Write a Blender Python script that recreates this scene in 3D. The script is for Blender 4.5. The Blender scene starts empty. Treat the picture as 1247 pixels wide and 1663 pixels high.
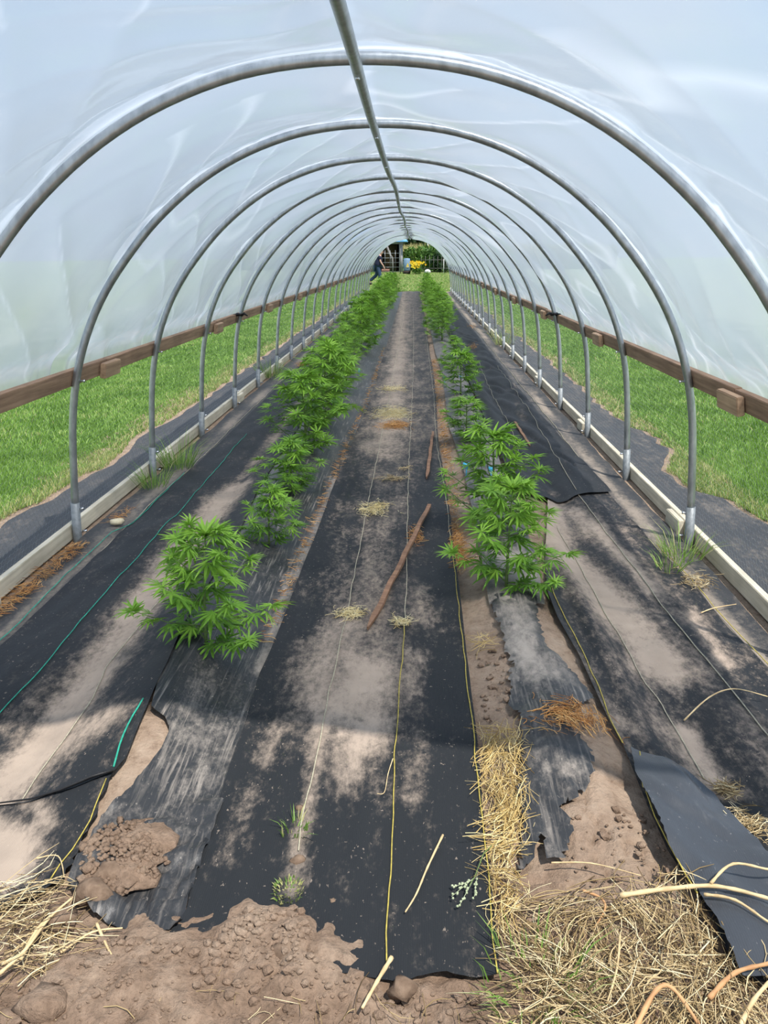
import bpy, bmesh, math, random
import numpy as np
from mathutils import Vector, Matrix
from mathutils.geometry import delaunay_2d_cdt

random.seed(7)
RNG = np.random.default_rng(11)
PI = math.pi
SC = bpy.context.scene
COL = SC.collection

# ------------------------------------------------------------------ camera constants
F_PX, PITCH, YAW, ROLL = 1341.6, 0.3018, 0.0366, -0.004
CAM = np.array([0.20, 0.0, 1.649])

def pix_ray(px, py):
    u = (px - 623.5) / F_PX; v = (py - 831.5) / F_PX
    cr, sr = math.cos(ROLL), math.sin(ROLL)
    u, v = cr * u + sr * v, -sr * u + cr * v
    cp, sp = math.cos(PITCH), math.sin(PITCH)
    x, y, z = u, cp - sp * v, -sp - cp * v
    c, s = math.cos(YAW), math.sin(YAW)
    return np.array([c * x - s * y, s * x + c * y, z])

# ------------------------------------------------------------------ noise and terrain
def _hash(ix, iy, seed):
    n = (ix.astype(np.int64) * 374761393 + iy.astype(np.int64) * 668265263 + seed * 1274126177) & 0xffffffff
    n = ((n ^ (n >> 13)) * 1103515245) & 0xffffffff
    n = ((n ^ (n >> 15)) * 2246822519) & 0xffffffff
    n = n ^ (n >> 16)
    return (n & 0xffffff) / float(0xffffff)

def vn(x, y, seed=0):
    x = np.asarray(x, float); y = np.asarray(y, float)
    ix = np.floor(x); iy = np.floor(y)
    fx = x - ix; fy = y - iy
    fx = fx * fx * fx * (fx * (fx * 6 - 15) + 10); fy = fy * fy * fy * (fy * (fy * 6 - 15) + 10)
    a = _hash(ix, iy, seed); b = _hash(ix + 1, iy, seed)
    c = _hash(ix, iy + 1, seed); d = _hash(ix + 1, iy + 1, seed)
    return (a * (1 - fx) + b * fx) * (1 - fy) + (c * (1 - fx) + d * fx) * fy

def fbm(x, y, seed=0, oct=4):
    s = 0; a = 0.5; t = 0
    for k in range(oct):
        s = s + a * vn(np.asarray(x) * 2 ** k, np.asarray(y) * 2 ** k, seed + 17 * k); t += a; a *= 0.5
    return s / t

def sstep(a, b, x):
    t = np.clip((np.asarray(x, float) - a) / (b - a), 0, 1)
    return t * t * (3 - 2 * t)

def H(x, y):
    x = np.asarray(x, float); y = np.asarray(y, float)
    h = 0.02 * np.clip(y - 36, 0, 26)
    inside = sstep(1.75, 2.6, y) * (1 - sstep(36, 39, y))
    h = h + inside * 0.10 * np.exp(-((x + 0.74) / 0.20) ** 2)
    h = h + inside * 0.085 * np.exp(-((x - 0.71) / 0.19) ** 2)
    h = h - 0.05 * inside * np.exp(-((x - 1.18) / 0.13) ** 2) * (0.6 + 0.4 * np.sin(y * 1.3))
    h = h + 0.035 * np.exp(-((x - 1.02) / 0.06) ** 2) * inside
    h = h - 0.03 * inside * np.exp(-((x + 1.15) / 0.16) ** 2)
    h = h + 0.012 * inside * (vn(x * 2.2, y * 0.9, 5) - 0.5)
    return h

def W(x, y):     # small wrinkles shared by all the sheets lying on the ground
    x = np.asarray(x, float); y = np.asarray(y, float)
    w = 0.016 * (vn(x * 7 + 3, y * 1.1, 21) - 0.5) + 0.007 * (vn(x * 18, y * 5, 22) - 0.5)
    w = w + 0.014 * (vn(x * 5 + y * 2.0, y * 3 - x, 23) - 0.5) * sstep(0.9, 1.2, np.abs(x))
    m = sstep(1.0, 1.1, x) * (1 - sstep(1.42, 1.54, x)) * sstep(5.6, 6.2, y) * (1 - sstep(14, 22, y))
    w = w + m * .05 * np.abs(vn(x * 9 + y * 1.6, y * .9 - x * 2, 24) - .5) * 2
    return w

def surf(x, y, off=0.02):
    return H(x, y) + W(x, y) + off

def G(px, py, off=0.02):          # the place on the ground a photo point looks at
    d = pix_ray(px, py); z = 0.0
    for _ in range(12):
        p = CAM + d * ((z - CAM[2]) / d[2])
        z = float(surf(p[0], p[1], off))
    return np.array([p[0], p[1], z])

def at_y(px, py, Y):
    d = pix_ray(px, py); return CAM + d * (Y / d[1])

# ------------------------------------------------------------------ mesh helpers
def link_mesh(name, me, mat=None, parent=None):
    o = bpy.data.objects.new(name, me); COL.objects.link(o)
    if mat is not None: me.materials.append(mat)
    if parent is not None: o.parent = parent
    return o

def build(name, V, Fs, mat, parent=None, smooth=True, attrs=None):
    V = np.asarray(V, np.float32)
    me = bpy.data.meshes.new(name)
    if isinstance(Fs, np.ndarray):
        k = Fs.shape[1]; nf = Fs.shape[0]
        me.vertices.add(len(V)); me.vertices.foreach_set('co', V.ravel())
        me.loops.add(nf * k); me.loops.foreach_set('vertex_index', Fs.astype(np.int32).ravel())
        me.polygons.add(nf)
        me.polygons.foreach_set('loop_start', np.arange(0, nf * k, k, dtype=np.int32))
        me.update(calc_edges=True)
    else:
        me.from_pydata([tuple(map(float, v)) for v in V], [], Fs)
        me.update()
    if smooth: me.polygons.foreach_set('use_smooth', np.ones(len(me.polygons), bool))
    for k, a in (attrs or {}).items():
        at = me.attributes.new(k, 'FLOAT', 'POINT'); at.data.foreach_set('value', np.asarray(a, np.float32))
    me.validate()
    return link_mesh(name, me, mat, parent)

class MB:
    def __init__(s): s.V = []; s.F = []
    def add(s, V, F):
        n = len(s.V); s.V += [tuple(map(float, v)) for v in V]; s.F += [tuple(i + n for i in f) for f in F]; return s
    def box(s, c, d, rz=0, bevel=0.0, rx=0, ry=0):
        x, y, z = [q / 2 for q in d]
        b = min(bevel, x * .9, y * .9, z * .9)
        M = Matrix.Translation(c) @ Matrix.Rotation(rz, 4, 'Z') @ Matrix.Rotation(ry, 4, 'Y') @ Matrix.Rotation(rx, 4, 'X')
        bm = bmesh.new(); bmesh.ops.create_cube(bm, size=1)
        for v in bm.verts: v.co = Vector((v.co.x * d[0], v.co.y * d[1], v.co.z * d[2]))
        if b > 0: bmesh.ops.bevel(bm, geom=bm.edges[:], offset=b, segments=2, affect='EDGES')
        bm.verts.index_update()
        s.add([M @ v.co for v in bm.verts], [tuple(v.index for v in f.verts) for f in bm.faces]); bm.free(); return s
    def tube(s, P, R, n=8, cap=True):
        P = [Vector(p) for p in P]
        if not hasattr(R, '__len__'): R = [R] * len(P)
        V = []; t0 = (P[1] - P[0]).normalized()
        up = Vector((0, 0, 1)) if abs(t0.z) < .9 else Vector((1, 0, 0))
        nrm = t0.cross(up).normalized()
        for i, p in enumerate(P):
            t = (P[min(i + 1, len(P) - 1)] - P[max(i - 1, 0)]).normalized()
            nrm = (nrm - t * nrm.dot(t)).normalized(); bn = t.cross(nrm)
            for k in range(n):
                a = 2 * PI * k / n; V.append(p + (nrm * math.cos(a) + bn * math.sin(a)) * R[i])
        Fc = [(i * n + k, i * n + (k + 1) % n, (i + 1) * n + (k + 1) % n, (i + 1) * n + k) for i in range(len(P) - 1) for k in range(n)]
        if cap: Fc += [tuple(range(n))[::-1], tuple(range((len(P) - 1) * n, len(P) * n))]
        return s.add(V, Fc)
    def blob(s, c, r, seed=0, sub=2, amp=.25, sc=(1, 1, 1)):
        bm = bmesh.new(); bmesh.ops.create_icosphere(bm, subdivisions=sub, radius=1)
        V = []
        for v in bm.verts:
            q = v.co
            k = 1 + amp * (float(vn(q.x * 1.7 + seed * 3.1 + q.z, q.y * 1.7 + seed, seed)) * 2 - 1) + amp * .5 * (float(vn(q.x * 4 - q.z * 3, q.y * 4 + q.z * 2, seed + 9)) * 2 - 1)
            V.append((c[0] + q.x * r * k * sc[0], c[1] + q.y * r * k * sc[1], c[2] + q.z * r * k * sc[2]))
        bm.verts.index_update(); Fc = [tuple(v.index for v in f.verts) for f in bm.faces]; bm.free()
        return s.add(V, Fc)
    def out(s, name, mat, parent=None, smooth=True):
        return build(name, s.V, s.F, mat, parent, smooth)

def tag(o, label, cat, group=None, kind=None):
    o['label'] = label; o['category'] = cat
    if group: o['group'] = group
    if kind: o['kind'] = kind
    return o
def thing(name, loc, label, cat, group=None, rz=0):
    o = bpy.data.objects.new(name, None); COL.objects.link(o); o.location = loc; o.rotation_euler = (0, 0, rz); o.empty_display_size = .1
    return tag(o, label, cat, group)
def copy_thing(src, loc):
    c = src.copy(); COL.objects.link(c); c.location = loc
    for ch in src.children:
        d = ch.copy(); COL.objects.link(d); d.parent = c
        for g in ch.children:
            e = g.copy(); COL.objects.link(e); e.parent = d
    return c
ORD = ['first', 'second', 'third', 'fourth', 'fifth', 'sixth', 'seventh', 'eighth', 'ninth', 'tenth', 'eleventh', 'twelfth', 'thirteenth', 'fourteenth',
       'fifteenth', 'sixteenth', 'seventeenth', 'eighteenth', 'nineteenth', 'twentieth', 'twenty-first', 'twenty-second', 'twenty-third', 'twenty-fourth',
       'twenty-fifth', 'twenty-sixth', 'twenty-seventh', 'twenty-eighth']

# ------------------------------------------------------------------ materials
def new_mat(name):
    m = bpy.data.materials.new(name); m.use_nodes = True
    nt = m.node_tree; nt.nodes.clear()
    out = nt.nodes.new('ShaderNodeOutputMaterial')
    return m, nt, out
def nd(nt, t, **kw):
    n = nt.nodes.new(t)
    for k, v in kw.items():
        if k.startswith('i_'):
            key = k[2:]; n.inputs[int(key) if key.isdigit() else key.replace('_', ' ')].default_value = v
        else: setattr(n, k, v)
    return n
def c4(c): return (c[0], c[1], c[2], 1)
def noise(nt, scale, detail=4, vec_scale=None, rough=.55, rot=None):
    tc = nd(nt, 'ShaderNodeTexCoord'); mp = nd(nt, 'ShaderNodeMapping')
    if vec_scale: mp.inputs['Scale'].default_value = vec_scale
    if rot: mp.inputs['Rotation'].default_value = rot
    nt.links.new(tc.outputs['Object'], mp.inputs[0])
    n = nd(nt, 'ShaderNodeTexNoise'); n.inputs['Scale'].default_value = scale; n.inputs['Detail'].default_value = detail; n.inputs['Roughness'].default_value = rough
    nt.links.new(mp.outputs[0], n.inputs['Vector']); return n
def ramp(nt, src, stops):
    r = nd(nt, 'ShaderNodeValToRGB'); el = r.color_ramp.elements
    while len(el) < len(stops): el.new(.5)
    for e, (p, c) in zip(el, stops): e.position = p; e.color = c4(c) if hasattr(c, '__len__') else (c, c, c, 1)
    nt.links.new(src, r.inputs[0]); return r
def math_(nt, op, a, b=None, clamp=False):
    m = nd(nt, 'ShaderNodeMath', operation=op); m.use_clamp = clamp
    for i, v in enumerate((a, b)):
        if v is None: continue
        if isinstance(v, (int, float)): m.inputs[i].default_value = v
        else: nt.links.new(v, m.inputs[i])
    return m.outputs[0]
def mixc(nt, f, a, b):
    m = nd(nt, 'ShaderNodeMix', data_type='RGBA')
    for s, v in ((m.inputs[0], f), (m.inputs[6], a), (m.inputs[7], b)):
        if isinstance(v, (int, float)): s.default_value = v
        elif isinstance(v, tuple): s.default_value = c4(v)
        else: nt.links.new(v, s)
    return m.outputs[2]
def principled(nt, out, col, rough=.7, spec=.3, metal=0, bump=None, bstr=.3, bdist=.01):
    p = nd(nt, 'ShaderNodeBsdfPrincipled')
    if isinstance(col, tuple): p.inputs['Base Color'].default_value = c4(col)
    else: nt.links.new(col, p.inputs['Base Color'])
    if isinstance(rough, (int, float)): p.inputs['Roughness'].default_value = rough
    else: nt.links.new(rough, p.inputs['Roughness'])
    p.inputs['Specular IOR Level'].default_value = spec; p.inputs['Metallic'].default_value = metal
    if bump is not None:
        b = nd(nt, 'ShaderNodeBump'); b.inputs['Strength'].default_value = bstr; b.inputs['Distance'].default_value = bdist
        nt.links.new(bump, b.inputs['Height']); nt.links.new(b.outputs[0], p.inputs['Normal'])
    nt.links.new(p.outputs[0], out.inputs[0]); return p
def simple(name, c1, c2=None, scale=20, rough=.7, spec=.3, metal=0, vec=None, bstr=.2):
    m, nt, out = new_mat(name)
    if c2 is None: c2 = tuple(q * .75 for q in c1)
    n = noise(nt, scale, 5, vec)
    r = ramp(nt, n.outputs[0], [(.35, c2), (.65, c1)])
    principled(nt, out, r.outputs[0], rough, spec, metal, n.outputs[0], bstr); return m
def tinted(name, stops, rough=.6, spec=.25, transl=0.0):
    m, nt, out = new_mat(name)
    a = nd(nt, 'ShaderNodeAttribute', attribute_name='tint')
    r = ramp(nt, a.outputs['Fac'], stops)
    p = principled(nt, out, r.outputs[0], rough, spec)
    if transl:
        t = nd(nt, 'ShaderNodeBsdfTranslucent'); mx = nd(nt, 'ShaderNodeMixShader'); mx.inputs[0].default_value = transl
        b = mixc(nt, .35, r.outputs[0], (0.35, 0.6, 0.05)); nt.links.new(b, t.inputs[0])
        nt.links.new(p.outputs[0], mx.inputs[1]); nt.links.new(t.outputs[0], mx.inputs[2]); nt.links.new(mx.outputs[0], out.inputs[0])
    return m

def fabric_mat(name, base, dust, weave=True, lo=.42, hi=.78, streak=(14, 1.6, 1), rough=.62, spec=.28, scr=False):
    m, nt, out = new_mat(name)
    a = nd(nt, 'ShaderNodeAttribute', attribute_name='dust')
    n1 = noise(nt, 3.2, 7, (1.6, .8, 1), .62)
    n2 = noise(nt, 1.0, 6, streak, .6)
    n3 = noise(nt, 30, 4, (1, .45, 1), .7, (0, 0, .5))
    n7 = noise(nt, 34, 9, (1.0, .6, 1), .78, (0, 0, -.4))
    t = math_(nt, 'ADD', math_(nt, 'MULTIPLY', n1.outputs[0], .8), math_(nt, 'MULTIPLY', n2.outputs[0], .55))
    t = math_(nt, 'ADD', t, math_(nt, 'MULTIPLY', n3.outputs[0], .45))
    t = math_(nt, 'ADD', t, math_(nt, 'MULTIPLY', n7.outputs[0], 1.15))
    t = math_(nt, 'ADD', t, -1.475)
    t = math_(nt, 'ADD', t, a.outputs['Fac'])
    mr = nd(nt, 'ShaderNodeMapRange', interpolation_type='SMOOTHSTEP'); mr.inputs[1].default_value = 0.06; mr.inputs[2].default_value = .80
    nt.links.new(t, mr.inputs[0])
    n4 = noise(nt, 6, 4)
    dc = ramp(nt, n4.outputs[0], [(.3, tuple(q * .8 for q in dust)), (.7, dust)])
    col = mixc(nt, math_(nt, 'MULTIPLY', mr.outputs[0], .86), base, dc.outputs[0])
    # pale flecks
    vo = noise(nt, 85, 3, (1, .6, 1), .6)
    fl = ramp(nt, vo.outputs[0], [(.66, 0.0), (.72, .7)])
    col = mixc(nt, math_(nt, 'MULTIPLY', fl.outputs[0], .6), col, dust)
    if scr:
        n5 = noise(nt, 1.0, 5, (75, 3.0, 1), .65, (0, 0, .12))
        sc_ = ramp(nt, n5.outputs[0], [(.52, 0.0), (.68, .75)])
        n6 = noise(nt, 2.5, 3)
        sm = ramp(nt, n6.outputs[0], [(.42, .25), (.6, 1.0)])
        col = mixc(nt, math_(nt, 'MULTIPLY', sc_.outputs[0], sm.outputs[0]), col, tuple(q * .8 for q in dust))
    wv = nd(nt, 'ShaderNodeTexWave', wave_type='BANDS', bands_direction='X'); wv.inputs['Scale'].default_value = 55; wv.inputs['Distortion'].default_value = .6
    tc = nd(nt, 'ShaderNodeTexCoord'); nt.links.new(tc.outputs['Object'], wv.inputs['Vector'])
    b = math_(nt, 'ADD', math_(nt, 'MULTIPLY', wv.outputs['Fac'], .10 if weave else .0), n3.outputs[0])
    rg = mixc(nt, mr.outputs[0], (rough,) * 3, (.92,) * 3)
    principled(nt, out, col, rg, spec, 0, b, .35, .006)
    return m

def wood(name, c1, c2, along='y'):
    m, nt, out = new_mat(name)
    v = (30, 1.2, 30) if along == 'y' else (30, 30, 1.2)
    n = noise(nt, 1.4, 7, v, .65); n2 = noise(nt, 3, 4)
    r = ramp(nt, n.outputs[0], [(.3, c2), (.62, c1)])
    r2 = ramp(nt, n2.outputs[0], [(.3, .72), (.6, 1.0)])
    mm = nd(nt, 'ShaderNodeMix', data_type='RGBA', blend_type='MULTIPLY'); mm.inputs[0].default_value = 1
    nt.links.new(r.outputs[0], mm.inputs[6]); nt.links.new(r2.outputs[0], mm.inputs[7])
    principled(nt, out, mm.outputs[2], .75, .25, 0, n.outputs[0], .3, .004); return m

M = {}
M['galv'] = simple('galvanized_steel', (.49, .515, .53), (.34, .36, .375), 30, .38, .5, .85, (1, 1, .5), .05)
M['galv_dark'] = simple('galvanized_post', (.27, .29, .30), (.19, .205, .215), 40, .6, .4, .5, None, .08)
M['bolt'] = simple('bolt_zinc', (.75, .76, .78), (.6, .6, .62), 60, .25, .5, .95)
M['hip'] = wood('weathered_brown_wood', (.36, .235, .155), (.17, .10, .065))
M['hip_block'] = wood('fresh_brown_wood', (.50, .34, .22), (.26, .16, .10))
M['base'] = wood('pale_new_wood', (.66, .60, .47), (.44, .39, .29))
M['stake'] = wood('rough_stake_wood', (.30, .17, .10), (.15, .08, .05))
M['fab'] = fabric_mat('black_woven_fabric', (.0165, .018, .020), (.44, .35, .275), spec=.2)
M['fab_side'] = fabric_mat('grey_woven_fabric', (.035, .036, .038), (.30, .25, .20))
M['mulch'] = fabric_mat('black_plastic_mulch', (.026, .027, .029), (.42, .365, .31), False, rough=.45, spec=.35, scr=True)
M['flap'] = fabric_mat('woven_fabric_underside', (.040, .044, .051), (.26, .25, .24), True, rough=.38, spec=.5)
M['thread_y'] = simple('yellow_thread', (.50, .40, .08), (.30, .24, .06), 60)
M['thread_p'] = simple('faded_thread', (.46, .42, .30), (.30, .27, .2), 60)
M['thread_g'] = simple('green_thread', (.03, .36, .24), (.02, .22, .15), 60)
M['tie'] = simple('black_tie', (.012, .012, .013), None, 40, .5)
M['blue'] = simple('cyan_plastic', (.10, .52, .75), (.07, .42, .62), 20, .4)
M['stone'] = simple('pale_stone', (.62, .55, .38), (.5, .42, .28), 25, .85)
M['rail'] = simple('grey_board', (.17, .165, .15), (.10, .10, .09), 12)

def soil_mat():
    m, nt, out = new_mat('dry_brown_soil')
    n = noise(nt, 4, 9, None, .68); n2 = noise(nt, 45, 6, None, .7); n3 = noise(nt, 1.2, 3)
    r = ramp(nt, n.outputs[0], [(.28, (.155, .10, .066)), (.5, (.29, .20, .14)), (.72, (.42, .315, .23))])
    r2 = ramp(nt, n2.outputs[0], [(.3, .62), (.6, 1.0)])
    mm = nd(nt, 'ShaderNodeMix', data_type='RGBA', blend_type='MULTIPLY'); mm.inputs[0].default_value = 1
    nt.links.new(r.outputs[0], mm.inputs[6]); nt.links.new(r2.outputs[0], mm.inputs[7])
    b = math_(nt, 'ADD', n2.outputs[0], math_(nt, 'MULTIPLY', n.outputs[0], 1.5))
    ad = nd(nt, 'ShaderNodeAttribute', attribute_name='dry')
    n9 = noise(nt, 14, 8, None, .72); dr = ramp(nt, n9.outputs[0], [(.32, (.22, .155, .11)), (.48, (.46, .35, .26)), (.7, (.58, .46, .35))])
    dryc = mixc(nt, math_(nt, 'MULTIPLY', ad.outputs['Fac'], .6), mm.outputs[2], dr.outputs[0])
    principled(nt, out, dryc, .95, .1, 0, b, .9, .02); return m
M['soil'] = soil_mat()
M['clod'] = simple('damp_clod', (.20, .14, .098), (.12, .08, .055), 30, .95, .1, 0, None, .8)
def lawn_mat():
    m, nt, out = new_mat('lawn_ground')
    n = noise(nt, 1.3, 6, None, .6); n2 = noise(nt, 40, 4, None, .7)
    r = ramp(nt, n.outputs[0], [(.3, (.075, .15, .025)), (.55, (.125, .23, .045)), (.75, (.20, .27, .075))])
    r2 = ramp(nt, n2.outputs[0], [(.3, .5), (.6, 1.0)])
    mm = nd(nt, 'ShaderNodeMix', data_type='RGBA', blend_type='MULTIPLY'); mm.inputs[0].default_value = 1
    nt.links.new(r.outputs[0], mm.inputs[6]); nt.links.new(r2.outputs[0], mm.inputs[7])
    ge = nd(nt, 'ShaderNodeNewGeometry'); sp = nd(nt, 'ShaderNodeSeparateXYZ'); nt.links.new(ge.outputs['Position'], sp.inputs[0])
    ax = math_(nt, 'ADD', math_(nt, 'ABSOLUTE', sp.outputs[0]), math_(nt, 'MULTIPLY', n.outputs[0], 3.0))
    fm = nd(nt, 'ShaderNodeMapRange'); fm.inputs[1].default_value = 7.0; fm.inputs[2].default_value = 10.5; nt.links.new(ax, fm.inputs[0])
    haze_pale = ramp(nt, n.outputs[0], [(.3, (.36, .44, .22)), (.7, (.50, .54, .32))])  # paler lawn out to the sides: haze put into colour, softens the horizon
    fin = mixc(nt, fm.outputs[0], mm.outputs[2], haze_pale.outputs[0])
    principled(nt, out, fin, .9, .1, 0, n2.outputs[0], .8, .03); return m
M['lawn'] = lawn_mat()
M['grass'] = tinted('grass_blades', [(0, (.075, .15, .028)), (.5, (.185, .32, .06)), (.85, (.31, .45, .12)), (1, (.42, .40, .18))], .55, .3, .3)
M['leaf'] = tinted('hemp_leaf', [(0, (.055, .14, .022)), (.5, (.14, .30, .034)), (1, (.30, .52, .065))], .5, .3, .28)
M['stem'] = simple('green_stem', (.16, .26, .07), (.12, .16, .05), 30)
M['straw'] = tinted('dry_straw', [(0, (.13, .085, .04)), (.35, (.36, .255, .12)), (.7, (.60, .46, .25)), (1, (.78, .68, .44))], .65, .25, .1)
M['straw_y'] = tinted('yellow_straw', [(0, (.30, .19, .06)), (.5, (.64, .46, .18)), (1, (.84, .70, .38))], .65, .25, .1)
M['chips'] = tinted('pale_clippings', [(0, (.62, .46, .20)), (.5, (.86, .72, .38)), (1, (.95, .86, .58))], .65, .25, .1)
M['straw_o'] = tinted('orange_leaf_litter', [(0, (.28, .11, .035)), (.5, (.58, .28, .09)), (1, (.76, .48, .20))], .65, .25, .1)
M['stalk'] = simple('dry_stalk', (.66, .50, .28), (.46, .33, .17), 25)
M['stalk_o'] = simple('orange_stalk', (.52, .30, .14), (.38, .2, .09), 25)

def film_mat():
    m, nt, out = new_mat('translucent_white_film')
    tr = nd(nt, 'ShaderNodeBsdfTransparent'); tr.inputs[0].default_value = (.97, .98, 1, 1)
    tl = nd(nt, 'ShaderNodeBsdfTranslucent'); tl.inputs[0].default_value = (.40, .44, .50, 1)
    df = nd(nt, 'ShaderNodeBsdfDiffuse'); df.inputs[0].default_value = (.80, .84, .88, 1)
    gl = nd(nt, 'ShaderNodeBsdfGlossy'); gl.inputs['Roughness'].default_value = .10
    n = noise(nt, 2.2, 6, (1, .5, 1), .6)
    b = nd(nt, 'ShaderNodeBump'); b.inputs['Strength'].default_value = .25; b.inputs['Distance'].default_value = .03
    nt.links.new(n.outputs[0], b.inputs['Height'])
    for s in (tl, df, gl): nt.links.new(b.outputs[0], s.inputs['Normal'])
    rf = nd(nt, 'ShaderNodeBsdfRefraction', distribution='GGX'); rf.inputs[0].default_value = (.97, .98, 1, 1); rf.inputs['Roughness'].default_value = .5; rf.inputs['IOR'].default_value = 1.2
    m1 = nd(nt, 'ShaderNodeMixShader'); m1.inputs[0].default_value = .38
    nt.links.new(tl.outputs[0], m1.inputs[1]); nt.links.new(df.outputs[0], m1.inputs[2])
    m0 = nd(nt, 'ShaderNodeMixShader'); m0.inputs[0].default_value = .33
    nt.links.new(m1.outputs[0], m0.inputs[1]); nt.links.new(rf.outputs[0], m0.inputs[2])
    n2 = noise(nt, 1.1, 5, (1, .7, 1))
    fr = ramp(nt, n2.outputs[0], [(.3, .76), (.7, .84)])
    lw = nd(nt, 'ShaderNodeLayerWeight'); lw.inputs[0].default_value = .5
    pl = nd(nt, 'ShaderNodeAttribute', attribute_name='pleat_glint')
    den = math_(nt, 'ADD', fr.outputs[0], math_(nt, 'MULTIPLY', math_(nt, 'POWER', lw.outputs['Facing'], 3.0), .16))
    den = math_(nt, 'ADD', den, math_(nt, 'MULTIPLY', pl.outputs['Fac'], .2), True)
    tc_ = mixc(nt, pl.outputs['Fac'], (.36, .435, .51), (.86, .89, .93)); nt.links.new(tc_, tl.inputs[0])  # whiter on gathered film and where sun glints are painted along the hoops
    m2 = nd(nt, 'ShaderNodeMixShader'); nt.links.new(den, m2.inputs[0])
    nt.links.new(tr.outputs[0], m2.inputs[1]); nt.links.new(m0.outputs[0], m2.inputs[2])
    fz = nd(nt, 'ShaderNodeLayerWeight'); fz.inputs[0].default_value = .5
    fpow = math_(nt, 'ADD', math_(nt, 'MULTIPLY', math_(nt, 'POWER', fz.outputs['Facing'], 4.0), .45), .07)
    m3 = nd(nt, 'ShaderNodeMixShader'); nt.links.new(fpow, m3.inputs[0])
    nt.links.new(m2.outputs[0], m3.inputs[1]); nt.links.new(gl.outputs[0], m3.inputs[2])
    nt.links.new(m3.outputs[0], out.inputs[0]); return m
M['film'] = film_mat()

# ------------------------------------------------------------------ hoops
Y0, SP, NH = 1.627, 1.5166, 25
YS = [Y0 + SP * i for i in range(NH)]
YEND = YS[-1]
HALF = [(1.828, 0), (1.82, .19), (1.805, .40), (1.787, .63), (1.767, .79), (1.735, .945), (1.697, 1.07), (1.645, 1.21), (1.565, 1.37), (1.455, 1.535), (1.372, 1.63),
        (1.235, 1.79), (1.02, 1.972), (.845, 2.085), (.675, 2.168), (.43, 2.25), (.2, 2.285), (0, 2.293)]
FULL = [(-x, z) for x, z in HALF] + [(x, z) for x, z in HALF[-2::-1]]
def resample(P, n, smooth=2):
    P = np.array(P, float)
    d = np.r_[0, np.cumsum(np.hypot(*np.diff(P, axis=0).T))]
    s = np.linspace(0, d[-1], 241)
    Q = np.stack([np.interp(s, d, P[:, 0]), np.interp(s, d, P[:, 1])], 1)
    for _ in range(smooth * 12):
        Q[1:-1] = Q[1:-1] * .5 + (Q[:-2] + Q[2:]) * .25
    d = np.r_[0, np.cumsum(np.hypot(*np.diff(Q, axis=0).T))]
    s = np.linspace(0, d[-1], n)
    return np.stack([np.interp(s, d, Q[:, 0]), np.interp(s, d, Q[:, 1])], 1)
PROF = resample(FULL, 97)
PR = .0215
def prof_x(z): return float(np.interp(z, [q[1] for q in HALF], [q[0] for q in HALF]))

def make_hoop():
    root = thing('steel_hoop', (0, 0, 0), '', 'hoop', 'galvanized hoops carrying the plastic cover')
    keep = [(x, z) for x, z in PROF if z > .18]
    MB().tube([(x, 0, z) for x, z in keep], PR, 14).out('bent_pipe', M['galv'], root)
    for s in (-1, 1):
        p = MB().tube([(s * 1.829, 0, -.12), (s * 1.828, 0, 0), (s * 1.817, 0, .235)], .0265, 14).out('ground_post', M['galv_dark'], root)
        MB().tube([(s * 1.79, 0, .06), (s * 1.775, 0, .06), (s * 1.766, 0, .06)], [.006, .006, .009], 8).out('bolt', M['bolt'], p)
        MB().tube([(s * 1.795, 0, .2), (s * 1.78, 0, .2), (s * 1.770, 0, .2)], [.006, .006, .009], 8).out('bolt', M['bolt'], p)
        xb = prof_x(.965)
        MB().tube([(s * (xb - .015), 0, .965), (s * (xb - .045), 0, .962), (s * (xb - .052), 0, .961)], [.005, .005, .010], 8).out('bolt', M['bolt'], root)
    return root
hoop0 = make_hoop()
for i, y in enumerate(YS):
    loc = (RNG.normal(0, .006) if i > 2 else 0, y, float(H(1.8, y)))
    h = hoop0 if i == 0 else copy_thing(hoop0, loc)
    h.location = loc
    where = ('galvanized steel hoop overhead at the near mouth of the tunnel, its shadow across the ground' if i == 0 else
             'galvanized steel hoop largest in view, running out of both sides of the picture' if i == 1 else
             'last galvanized steel hoop framing the far end opening of the tunnel' if i == NH - 1 else
             'galvanized steel hoop, %s with both feet in view counted from the camera' % ORD[i - 2])
    h['label'] = where

# ridge pipe under the hoops
rp = thing('ridge_pipe', (0, 0, 0), 'long galvanized ridge pipe running under the tops of all the hoops', 'pipe')
rz_ = 2.293 - .0415
ridge = [(.012 * math.sin(y * .9) * min(1, (y) / 8), y, rz_ + float(H(1.8, y)) * 0 + .02 * max(0, y - 36) - .006 * math.sin(y * 2.07)) for y in np.arange(Y0 - .05, YEND + .08, .25)]
MB().tube(ridge, .0205, 12).out('pipe', M['galv'], rp)
for i, y in enumerate(YS[:14]):
    b = MB(); b.tube([(0, y, rz_ - .018), (0, y, rz_ - .026), (0, y, rz_ - .030)], [.006, .009, .004], 8); b.out('bolt', M['bolt'], rp)

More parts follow.
